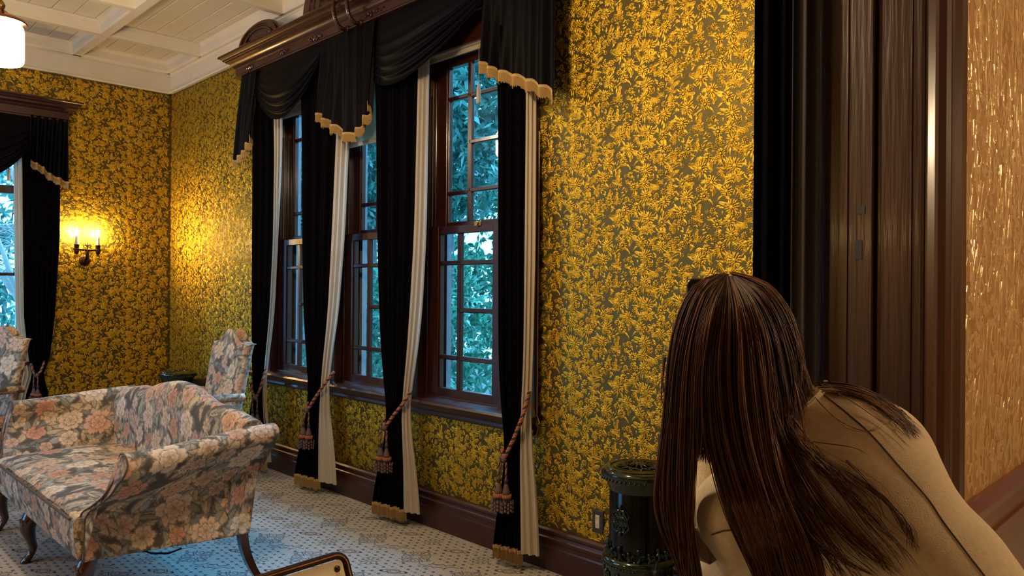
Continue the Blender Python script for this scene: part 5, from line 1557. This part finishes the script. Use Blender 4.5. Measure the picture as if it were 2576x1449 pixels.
def surface_nets(fn, lo, hi, h):
    lo = np.array(lo); n = np.ceil((np.array(hi) - lo) / h).astype(int) + 1
    gx, gy, gz = [lo[k] + h * np.arange(n[k]) for k in range(3)]
    D = np.empty(n, np.float32)
    for i in range(0, n[0], 8):                      # in slabs to save memory
        X_ = np.stack(np.meshgrid(gx[i:i + 8], gy, gz, indexing='ij'), -1)
        D[i:i + 8] = fn(X_)
    S = D < 0
    c = [S[i:n[0] - 1 + i, j:n[1] - 1 + j, k:n[2] - 1 + k] for i in (0, 1) for j in (0, 1) for k in (0, 1)]
    cnt = sum(q.astype(np.int8) for q in c)
    act = (cnt > 0) & (cnt < 8)
    idx = -np.ones(act.shape, np.int64); cells = np.argwhere(act); idx[act] = np.arange(len(cells))
    acc = np.zeros((len(cells), 3)); num = np.zeros(len(cells))
    off = [(i, j, k) for i in (0, 1) for j in (0, 1) for k in (0, 1)]
    for a in range(8):
        for b_ in range(a + 1, 8):
            if sum(abs(np.array(off[a]) - np.array(off[b_]))) != 1: continue
            ia = cells + off[a]; ib = cells + off[b_]
            da = D[ia[:, 0], ia[:, 1], ia[:, 2]]; db = D[ib[:, 0], ib[:, 1], ib[:, 2]]
            m = (da < 0) != (db < 0)
            t = np.where(m, da / np.where(np.abs(da - db) < 1e-9, 1, da - db), 0)
            p = np.array(off[a]) + t[:, None] * (np.array(off[b_]) - np.array(off[a]))
            acc[m] += p[m]; num[m] += 1
    V = lo + (cells + acc / num[:, None]) * h
    F = []
    for ax in range(3):
        u, v = [(1, 2), (2, 0), (0, 1)][ax]
        A = S.take(range(0, n[ax] - 1), ax); B = S.take(range(1, n[ax]), ax)
        e = np.argwhere(A != B)
        e = e[(e[:, u] > 0) & (e[:, v] > 0) & (e[:, u] < n[u] - 1) & (e[:, v] < n[v] - 1)]
        flip = A[e[:, 0], e[:, 1], e[:, 2]]
        q = []
        for du, dv in ((1, 1), (0, 1), (0, 0), (1, 0)):
            w_ = e.copy(); w_[:, u] -= du; w_[:, v] -= dv
            q.append(idx[w_[:, 0], w_[:, 1], w_[:, 2]])
        q = np.stack(q, 1); q[~flip] = q[~flip][:, ::-1]
        F.append(q)
    return V, np.concatenate(F)

hipc = W(2440, 1650, 1.20); waist = W(2330, 1480, 1.21); chest = W(2150, 1245, 1.235); upb = W(2085, 1150, 1.25)
neck0 = W(2030, 1085, 1.25); neck1 = W(1925, 960, 1.285)
shL = W(1868, 1292, 1.17); shR = W(2212, 1128, 1.29)
elL = W(1815, 1440, 1.33); elR = W(2050, 1330, 1.48)
hdc = W(1858, 880, 1.29)
hf = CF * .96 - CR * .26; hf /= np.linalg.norm(hf)
hu = np.array([0, 0, 1.0]) * .97 - CR * .22; hu -= hf * (hu @ hf); hu /= np.linalg.norm(hu)
hr = np.cross(hf, hu); HA = np.array([hr, hf, hu])
hnL = W(1768, 915, 1.50); hnR = W(1830, 905, 1.51)
hw_ = np.array([CR[0], CR[1], 0]); 
footL = np.array([7.66, -1.80, 0.04]); footR = np.array([7.88, -1.62, .04])
hipL = hipc - hw_ * .085; hipR = hipc + hw_ * .085; kneL = (hipL + footL) / 2 + CF * .03; kneR = (hipR + footR) / 2 + CF * .03
kneL[2] = kneR[2] = .50
fwd = np.array([CF[0], CF[1], 0])
def sd_torso(P, g=0.0):
    d = capsule(P, chest, waist, .118 + g, .125 + g)
    d = smin(d, capsule(P, waist, hipc, .125 + g, .150 + g), .06)
    d = smin(d, capsule(P, upb, chest, .095 + g, .118 + g), .06)
    d = smin(d, capsule(P, shL, upb, .068 + g, .085 + g), .07)
    d = smin(d, capsule(P, shR, upb, .066 + g, .085 + g), .07)
    return d
def sd_arms(P, g=0.0):
    dl = smin(capsule(P, shL, elL, .060 + g, .046 + g), capsule(P, elL, hnL, .044 + g, .030 + g * .6), .02)
    dr = smin(capsule(P, shR, elR, .058 + g, .046 + g), capsule(P, elR, hnR, .044 + g, .030 + g * .6), .02)
    return np.minimum(dl, dr)
fing = []
for hn, sg in ((hnL, -1), (hnR, 1)):
    base = hn + CU * .04
    side = CR * sg
    for k, ln in enumerate((.062, .070, .066, .052)):
        b0 = hn + CU * (.075 - .019 * k) + side * .012
        fing.append((b0, b0 + CF * .020 + side * .018, .0095, .009)); fing.append((b0 + CF * .020 + side * .018, b0 + CF * .034 - side * (ln * .55), .009, .0075))
    th = hn + CU * .03 - CF * .01
    fing.append((th, th + CU * .03 - side * .02, .011, .010)); fing.append((th + CU * .03 - side * .02, th + CU * .055 - side * .042, .010, .008))
def sd_head(P):
    d = ellip(P, hdc, (.076, .096, .108), HA)
    d = smin(d, ellip(P, hdc + hf * .030 - hu * .058, (.052, .060, .062), HA), .03)       # jaw
    d = smin(d, capsule(P, hdc + hf * .095 - hu * .005, hdc + hf * .118 - hu * .036, .009, .013), .015)   # nose
    d = smin(d, capsule(P, hdc + hf * .092 - hu * .062 - hr * .016, hdc + hf * .092 - hu * .062 + hr * .016, .008, .008), .01)  # lips
    for s in (-1, 1):
        d = smin(d, ellip(P, hdc + hr * .078 * s - hu * .008, (.012, .020, .030), HA), .008)  # ears
        d = np.maximum(d, -(ellip(P, hdc + hf * .098 + hr * .031 * s + hu * .004, (.016, .012, .009), HA) ))
        d = np.minimum(d, ellip(P, hdc + hf * .084 + hr * .031 * s + hu * .004, (.0125, .0125, .0125), HA))
    return d
def sd_body(P):
    d = sd_torso(P, -.016)
    d = smin(d, capsule(P, neck0, neck1, .058, .050), .03)
    d = smin(d, sd_head(P), .02)
    d = smin(d, sd_arms(P, -.010), .02)
    for hn, sg in ((hnL, -1), (hnR, 1)):
        d = smin(d, capsule(P, hn, hn + CU * .055, .030, .030), .02)
    for a, c, ra, rb in fing: d = smin(d, capsule(P, a, c, ra, rb), .006)
    for h_, k_, f_ in ((hipL, kneL, footL), (hipR, kneR, footR)):
        d = smin(d, capsule(P, h_, k_, .088, .060), .05); d = smin(d, capsule(P, k_, f_ + np.array([0, 0, .05]), .056, .036), .03)
        d = smin(d, capsule(P, f_ + np.array([0, 0, .0]), f_ + fwd * .15, .040, .034), .03)
    return d
nax = (neck1 - neck0) / np.linalg.norm(neck1 - neck0)
hem_n = (waist - hipc) / np.linalg.norm(waist - hipc)
def sd_jacket(P):
    d = sd_torso(P)
    ar = sd_arms(P, .006)
    # gathered folds at the sleeve heads
    rel = P - shL
    wv = .0065 * np.sin((rel @ CR) * 170 + (rel @ CU) * 40) * np.clip(1 - np.abs(rel @ CU + .07) / .10, 0, 1)
    d = smin(d, ar + wv, .035)
    big = .004 * np.sin((P @ CR) * 26 + (P @ CU) * 19) * np.sin((P @ CU) * 13 + 1)
    d = d + big
    # neck opening and wrists, hem
    d = np.maximum(d, -(capsule(P, neck0 + nax * .015, neck1 + nax * .05, .062, .075)))
    d = np.maximum(d, -((P - (hipc - hem_n * .05)) @ hem_n))
    for hn, el in ((hnL, elL), (hnR, elR)):
        ax = (hn - el) / np.linalg.norm(hn - el)
        near = np.linalg.norm(P - hn, axis=-1) < .16
        d = np.where(near, np.maximum(d, (P - hn) @ ax + .045), d)
    # stand-up collar
    rel = P - neck0; ax_ = rel @ nax; rad = np.linalg.norm(rel - ax_[..., None] * nax, axis=-1)
    col_ = np.maximum(np.abs(rad - .072) - .007, np.abs(ax_ - .022) - .026)
    return smin(d, col_, .012)
def sd_trousers(P):
    d = capsule(P, hipc, waist * .35 + hipc * .65, .150, .135)
    for h_, k_, f_ in ((hipL, kneL, footL), (hipR, kneR, footR)):
        d = smin(d, capsule(P, h_, k_, .100, .078), .05); d = smin(d, capsule(P, k_, f_ + np.array([0, 0, .06]), .076, .068), .03)
    d = np.maximum(d, -(P[..., 2] - .085)); return d
def sd_shoes(P):
    d = 9.0
    for f_ in (footL, footR): d = np.minimum(d, smin(capsule(P, f_ - fwd * .05, f_ + fwd * .16, .046, .040), capsule(P, f_, f_ + np.array([0, 0, .06]), .044, .044), .03))
    return np.maximum(d, -(P[..., 2] - .002))

per = thing('person', 'person with long brown hair in a beige jacket leaning through the doorway holding a phone', 'person', (float(footL[0] + .1), float(footL[1] + .08), 0))
M['skin'] = mat('skin', (0.52, 0.30, 0.19), 0.5, noise=(30, (0.47, 0.26, 0.165), .2), sub=.05)
M['jacket'] = mat('beige_wool_jacket', (0.70, 0.56, 0.38), 0.9, noise=(90, (0.61, 0.48, 0.315), .2), bump=(450, .5, .003), spec=.2, sheen=.08)
M['trouser'] = mat('dark_trousers', (0.03, 0.03, 0.04), 0.85, noise=(60, (0.02, 0.02, 0.03), .2))
M['shoe'] = mat('black_leather_shoe', (0.012, 0.011, 0.011), 0.35, noise=(40, (0.008, 0.008, 0.008), .2))
def hairmat(nm, isl):
    return mat(nm, isl[1], 0.52, island=isl, spec=.3, noise=(40, (0.75, 0.72, 0.7), .2))
M['hair'] = hairmat('dark_brown_hair', [(0.020, 0.0085, 0.0035), (0.075, 0.031, 0.012), (0.14, 0.058, 0.021), (0.27, 0.11, 0.038)])
M['hairbase'] = mat('dark_hair_underlayer', (0.010, 0.005, 0.0028), 0.9, spec=.1, noise=(50, (0.006, 0.003, 0.002), .2), stretch=(1, 1, .1))
def shell(name, fn, lo, hi, h, m, sm=180):
    V, F = surface_nets(fn, lo, hi, h)
    return np_mesh(V, F, name, M[m], per, smooth=sm)
lo = np.array([6.98, -2.2, -.01]); hi = np.array([8.25, -1.25, 1.56])
shell('body', sd_body, lo, hi, .0085, 'skin')
jk = shell('jacket', sd_jacket, (6.98, -2.2, .78), (8.25, -1.25, 1.45), .0065, 'jacket')
shell('trousers', sd_trousers, (7.2, -2.2, 0.05), (8.25, -1.3, 1.2), .011, 'trouser')
shell('shoes', sd_shoes, (7.2, -2.2, -.01), (8.25, -1.2, .2), .009, 'shoe')

def trace(px, py, lo_=.85, hi_=1.9, fn=sd_jacket):
    px, py = np.atleast_1d(np.asarray(px, float)), np.atleast_1d(np.asarray(py, float))
    Dr = CF + ((px - 1288) / FPX)[:, None] * CR - ((py - 724.5) / FPX)[:, None] * CU
    t = np.full(len(px), lo_)
    for _ in range(28): t = t + np.clip(fn(CAM + t[:, None] * Dr), -.02, .1) * .9
    t[t > hi_] = 3.0
    return t
# back seam, shoulder seam and lapel
for pts, r, m in (([(2060, 985), (2120, 1030), (2190, 1090), (2250, 1160), (2300, 1215), (2340, 1260), (2370, 1310), (2420, 1375), (2470, 1440), (2520, 1505)], .0014, 'cordwelt'),
                  ([(1790, 1345), (1820, 1335), (1860, 1332), (1895, 1340), (1930, 1355)], .0012, 'cordwelt'),
                  ([(1972, 1045), (2000, 1030), (2030, 1016), (2058, 1000), (2075, 985)], .003, 'jacket')):
    P2 = resample(np.array(pts, float), 40, smooth=2); dd = trace(P2[:, 0], P2[:, 1])
    ok = dd < 2.5
    if ok.sum() > 4:
        b = MB(); b.tube([W(p[0], p[1], q - .0005) for p, q in zip(P2[ok], dd[ok])], r, 6); b.build('seam', M[m], jk, smooth=60)
b = MB()
lp = [(1800, 1275, 1.165), (1768, 1320, 1.165), (1722, 1348, 1.17), (1726, 1372, 1.18), (1750, 1405, 1.20), (1785, 1420, 1.19), (1815, 1400, 1.17)]
fr_ = [W(*q) for q in lp]; bk = [W(q[0] + 1, q[1] + 1, q[2] + .006) for q in lp]
b.loft([fr_, bk]); M['lapel'] = mat('mauve_lapel_underside', (0.20, 0.125, 0.095), .85, noise=(80, (0.16, 0.10, 0.075), .2)); b.build('collar_lapel', M['lapel'], jk)
b = MB(); b.tube(fr_[1:5], .0028, 6); b.build('lapel_edge', M['jacket'], jk, smooth=60)

# folded collar round the neck
cA = resample(np.array([(2024, 957), (2012, 975), (1990, 1005), (1966, 1034), (1945, 1058)], float), 14, smooth=1)
cB = resample(np.array([(2077, 988), (2060, 1006), (2030, 1028), (1998, 1050), (1965, 1074)], float), 14, smooth=1)
tA, tB = np.minimum(trace(cA[:, 0], cA[:, 1]), 1.235), np.minimum(trace(cB[:, 0], cB[:, 1]), 1.235)
loops = []
for i in range(14):
    l = []
    for w_, dd in ((0, .016), (.06, .004), (.35, -.022), (.75, -.020), (.97, -.008), (1.0, .004)):
        p_ = cA[i] * (1 - w_) + cB[i] * w_; l.append(W(p_[0], p_[1], (tA[i] - .012) * (1 - w_) + (tB[i] - .002) * w_ + dd))
    loops.append(l)
b = MB(); b.loft(loops); b.build('collar', M['jacket'], jk, smooth=50)

# phone
pt = W(1731, 704, 1.51)
ph = thing('phone', 'black phone with metal edge held up in front of the head', 'phone', tuple(pt))
pu, pv, pn = CR * .98 + CF * .2, -CU, None
pu = pu / np.linalg.norm(pu); pn = np.cross(pu, pv)
b = MB(); rr_ = .010; w_, h_ = .072, .152; out = []
for cx_, cy_, a0 in ((rr_, rr_, math.pi), (w_ - rr_, rr_, 1.5 * math.pi), (w_ - rr_, h_ - rr_, 0), (rr_, h_ - rr_, .5 * math.pi)):
    for k in range(5):
        a = a0 + k * math.pi / 8; out.append((cx_ + rr_ * math.cos(a), cy_ + rr_ * math.sin(a)))
b.loft([[pt + pu * x + pv * y_ + pn * z for x, y_ in out] for z in (-.004, .004)]); b.build('body', M['stove'], ph, smooth=30)
b = MB(); b.tube([pt + pu * x + pv * y_ for x, y_ in out + out[:1]], .0036, 6); b.build('edge', mat('phone_metal_edge', (0.10, 0.09, 0.10), .3, metal=.9, noise=(50, (0.08, 0.07, 0.08), .2)), ph, smooth=60)
b = MB(); b.loft([[pt + pu * (.006 + .06 * x) + pv * (.008 + .136 * y_) + pn * z for x, y_ in ((0, 0), (1, 0), (1, 1), (0, 1))] for z in (-.0046, -.004)]); b.build('screen', mat('phone_screen_glass', (0.02, 0.02, 0.025), .1, noise=(10, (0.015, 0.015, 0.02), .2)), ph)

# ------------------------------------------------------------------ hair
GL = [  # left lock guides: (px, py, depth) from the parting down
 [(1815, 692, 1.27), (1764, 698, 1.25), (1726, 740, 1.235), (1698, 810, 1.22), (1683, 890, 1.21), (1678, 970, 1.20), (1671, 1060, 1.20), (1664, 1160, 1.195), (1656, 1240, 1.19), (1664, 1310, 1.19), (1692, 1380, 1.19), (1722, 1449, 1.19), (1738, 1520, 1.19)],
 [(1824, 692, 1.26), (1782, 702, 1.225), (1752, 765, 1.20), (1728, 840, 1.19), (1716, 920, 1.182), (1708, 1010, 1.18), (1702, 1110, 1.178), (1696, 1210, 1.175), (1700, 1300, 1.17), (1715, 1380, 1.17), (1738, 1449, 1.17), (1750, 1520, 1.17)],
 [(1828, 700, 1.25), (1800, 725, 1.20), (1775, 790, 1.175), (1758, 870, 1.165), (1752, 960, 1.162), (1750, 1060, 1.162), (1748, 1160, 1.16), (1742, 1250, 1.16), (1736, 1340, 1.16), (1744, 1449, 1.16), (1752, 1520, 1.16)],
]
GC = [
 [(1829, 702, 1.25), (1808, 745, 1.185), (1788, 820, 1.165), (1776, 900, 1.155), (1772, 990, 1.153), (1778, 1080, 1.15), (1798, 1170, 1.145), (1830, 1260, 1.14), (1868, 1350, 1.135), (1905, 1449, 1.13), (1930, 1520, 1.13)],
 [(1832, 704, 1.24), (1830, 770, 1.168), (1822, 860, 1.148), (1820, 950, 1.146), (1826, 1050, 1.146), (1845, 1150, 1.14), (1875, 1250, 1.135), (1910, 1350, 1.13), (1950, 1449, 1.125), (1975, 1520, 1.125)],
 [(1836, 702, 1.24), (1862, 765, 1.168), (1872, 850, 1.147), (1876, 940, 1.145), (1885, 1040, 1.145), (1905, 1140, 1.14), (1930, 1240, 1.135), (1965, 1345, 1.13), (2000, 1449, 1.125), (2025, 1520, 1.12)],
 [(1840, 700, 1.245), (1885, 745, 1.185), (1910, 825, 1.16), (1925, 910, 1.155), (1938, 1000, 1.153), (1952, 1090, 1.15), (1975, 1180, 1.145), (2005, 1280, 1.135), (2040, 1380, 1.13), (2065, 1460, 1.125)],
]
GR = [
 [(1840, 700, 1.245), (1885, 745, 1.185), (1910, 825, 1.16), (1925, 910, 1.155), (1938, 1000, 1.153), (1955, 1090, 1.15), (1968, 1130, 1.15)],
 [(1845, 697, 1.25), (1905, 730, 1.20), (1945, 800, 1.18), (1968, 880, 1.175), (1980, 960, 1.172), (1990, 1040, 1.17), (2000, 1080, 1.17)],
 [(1850, 690, 1.26), (1930, 708, 1.23), (1982, 772, 1.212), (2010, 850, 1.205), (2018, 920, 1.205), (2026, 975, 1.21), (2030, 1000, 1.21)],
]
G9 = GR[2]
SH = [(2048, 968, 1.27), (2090, 966, 1.25), (2150, 975, 1.24), (2215, 1000, 1.25), (2270, 1045, 1.26), (2312, 1092, 1.27)]
def interp_guides(guides, n, jit, seed, npt=20, dj=.010, endcut=.12):
    R = np.random.default_rng(seed)
    Gs = np.array([resample(np.array(g, float), npt, smooth=1) for g in guides]) if len(guides) > 1 else np.array([resample(np.array(guides[0], float), npt, smooth=1)] * 2)
    out = []
    for k in range(n):
        s = R.uniform(0, len(Gs) - 1); i = min(int(s), len(Gs) - 2); f = s - i
        f = f + .18 * math.sin(f * 6.28 * 2) * .5                      # bunching into locks
        p = Gs[i] * (1 - f) + Gs[i + 1] * f
        t = np.linspace(0, 1, npt)
        dx = R.normal() * jit; dy = R.normal() * jit * .4
        p = p.copy(); p[:, 0] += dx * (.25 + t) + R.normal() * jit * .5 * np.sin(t * R.uniform(2, 5) + R.uniform(0, 6)); p[:, 1] += dy
        lk = int(s * 11); p[:, 0] += (6.5 * np.sin(t * (7 + lk % 4) + lk * 2.4) + 3.0 * np.sin(t * 15 + lk * 5.1)) * np.clip(t * 1.6 - .25, 0, 1); p[:, 2] -= .008 * (1 + math.sin(lk * 3.7)) * np.clip(t * 3, 0, 1)
        p[:, 2] -= np.abs(R.normal()) * dj * np.clip(t * 4, .15, 1)
        cut = 1 - endcut * R.random() ** 2
        tt = np.linspace(0, cut, npt); p = np.stack([np.interp(tt, t, p[:, q]) for q in range(3)], 1)
        out.append(p)
    return np.array(out)
def strands_mesh(S, name, r0, r1, m, parent):
    """S (n, k, 3) px,py,depth -> three-sided tapered tubes, kept outside the jacket"""
    n, k = S.shape[:2]
    t = trace(S[:, :, 0].ravel(), S[:, :, 1].ravel()).reshape(n, k)
    R = np.random.default_rng(1)
    dep = np.minimum(S[:, :, 2], t - .004 - R.uniform(0, .010, (n, 1)))
    for _ in range(3): dep[:, 1:-1] = np.minimum(dep[:, 1:-1], (dep[:, :-2] + 2 * dep[:, 1:-1] + dep[:, 2:]) / 4)
    P = CAM + dep[..., None] * (CF + ((S[:, :, 0] - 1288) / FPX)[..., None] * CR - ((S[:, :, 1] - 724.5) / FPX)[..., None] * CU)
    T = np.gradient(P, axis=1); T /= np.linalg.norm(T, axis=2, keepdims=True) + 1e-9
    U = np.cross(T, CF); U /= np.linalg.norm(U, axis=2, keepdims=True) + 1e-9
    Vv = np.cross(T, U)
    rad = np.linspace(r0, r1, k)[None, :, None] * np.where(np.arange(k) == k - 1, .3, 1)[None, :, None]
    ring = np.stack([P + (U * math.cos(a) + Vv * math.sin(a)) * rad for a in (0, 2.094, 4.189)], 2)   # n,k,3,3
    V = ring.reshape(-1, 3)
    b0 = (np.arange(n)[:, None, None] * k + np.arange(k - 1)[None, :, None]) * 3 + np.arange(3)[None, None, :]
    b1 = (np.arange(n)[:, None, None] * k + np.arange(k - 1)[None, :, None]) * 3 + (np.arange(3)[None, None, :] + 1) % 3
    F = np.stack([b0, b1, b1 + 3, b0 + 3], -1).reshape(-1, 4)
    return np_mesh(V, F, name, M[m], parent, smooth=180, kind='stuff')
M['haircopper'] = hairmat('copper_lit_hair', [(0.10, 0.035, 0.012), (0.16, 0.06, 0.018), (0.22, 0.085, 0.025), (0.12, 0.045, 0.015)])  # copper glow of lamplight on the hair, put into the strand colour
# under-layer closing the gaps
def sd_hairbase(P):
    d = ellip(P, hdc - hf * .012 + hu * .006, (.092, .108, .119), HA)
    face = (P - hdc) @ hf
    d = np.maximum(d, face - .055)
    for g in (GL[1], GL[2], GC[0], GC[1], GC[2], GC[3]):
        pts = [W(q[0], q[1], q[2] + .030) for q in g[3:6]]
        for a, c in zip(pts[:-1], pts[1:]): d = smin(d, capsule(P, a, c, .020, .019), .02)
    j = sd_jacket(P)
    return np.maximum(d, -(j + .0))
hb_ = shell('hair', sd_hairbase, (7.2, -2.15, 1.0), (7.85, -1.55, 1.60), .006, 'hairbase')
hb_['label'] = 'long straight dark brown hair with copper lamplight coloured into some strands'
strands_mesh(interp_guides(GL, 2200, 5.0, 5, npt=22), 'hair_strands', .0011, .0006, 'hair', hb_)
strands_mesh(interp_guides(GC, 3600, 6.0, 15, npt=22), 'hair_strands', .0011, .0006, 'hair', hb_)
strands_mesh(interp_guides([GL[2][:7], GC[0][:7]], 420, 5.0, 25, npt=22, endcut=.3), 'hair_strands', .0011, .0005, 'hair', hb_)
strands_mesh(interp_guides(GR, 1100, 5.0, 6, npt=16, endcut=.3), 'hair_strands', .0011, .0006, 'hair', hb_)
LK = [[(1962, 1050, 1.15), (2010, 1120, 1.14), (2080, 1190, 1.14), (2150, 1270, 1.14), (2210, 1340, 1.13), (2262, 1395, 1.13), (2290, 1440, 1.13)],
      [(1960, 1080, 1.15), (2000, 1160, 1.14), (2060, 1260, 1.13), (2120, 1340, 1.13), (2180, 1400, 1.13), (2240, 1449, 1.13)],
      [(1955, 1120, 1.15), (1990, 1220, 1.14), (2040, 1320, 1.13), (2100, 1400, 1.12), (2150, 1470, 1.12)],
      [(1965, 1090, 1.15), (2040, 1140, 1.14), (2120, 1190, 1.14), (2190, 1250, 1.14), (2230, 1320, 1.13)]]
for i, (g, n_) in enumerate(zip(LK, (30, 38, 52, 14))):
    strands_mesh(interp_guides([g], n_, 20.0, 60 + i, npt=18, endcut=.4), 'hair_strands', .0009, .0004, 'hair', hb_)
    strands_mesh(interp_guides([g], n_ // 3, 26.0, 80 + i, npt=18, endcut=.3), 'hair_strands', .0009, .0004, 'haircopper', hb_)
strands_mesh(interp_guides([[(q[0] - 14, q[1] - 4, q[2] - .012) for q in G9], G9], 90, 4.0, 16, npt=14), 'hair_strands', .0009, .0005, 'haircopper', hb_)
strands_mesh(interp_guides([SH, [(q[0] - 6, q[1] + 14, q[2] - .01) for q in SH]], 150, 8.0, 7, npt=14, endcut=.5), 'hair_strands', .0010, .0004, 'hair', hb_)
loose = [
 [(1992, 935, 1.16), (2005, 985, 1.15), (2018, 1060, 1.15), (2030, 1130, 1.15), (2050, 1185, 1.14), (2085, 1215, 1.13)],
 [(2020, 960, 1.2), (2060, 1010, 1.2), (2110, 1060, 1.2), (2160, 1085, 1.2), (2200, 1085, 1.2), (2222, 1065, 1.2)],
 [(2100, 985, 1.2), (2160, 1020, 1.2), (2220, 1065, 1.2), (2270, 1110, 1.2), (2300, 1130, 1.2)],
 [(1975, 1090, 1.15), (2030, 1110, 1.15), (2100, 1118, 1.15), (2150, 1125, 1.15), (2185, 1145, 1.15)],
 [(2150, 1200, 1.14), (2220, 1250, 1.14), (2270, 1300, 1.14), (2300, 1350, 1.14), (2318, 1392, 1.14)],
 [(2130, 1160, 1.14), (2200, 1230, 1.14), (2255, 1290, 1.14), (2290, 1340, 1.14), (2302, 1390, 1.14)],
 [(2000, 1180, 1.14), (2080, 1290, 1.13), (2160, 1360, 1.13), (2215, 1400, 1.13), (2240, 1449, 1.13)],
 [(1990, 1290, 1.13), (2060, 1370, 1.12), (2140, 1420, 1.12), (2200, 1449, 1.12)],
 [(1960, 1200, 1.13), (2040, 1330, 1.12), (2120, 1449, 1.12)],
 [(1672, 900, 1.19), (1664, 960, 1.19), (1676, 1030, 1.19), (1690, 1090, 1.19)],
]
for i, g in enumerate(loose):
    strands_mesh(interp_guides([g], 3 if i in (1, 2, 3) else (14 if 3 < i < 9 else 6), 2.2 if i < 4 else 5, 30 + i, npt=16), 'loose_strands', .0009, .0004, 'haircopper' if i in (0,) else 'hair', hb_)
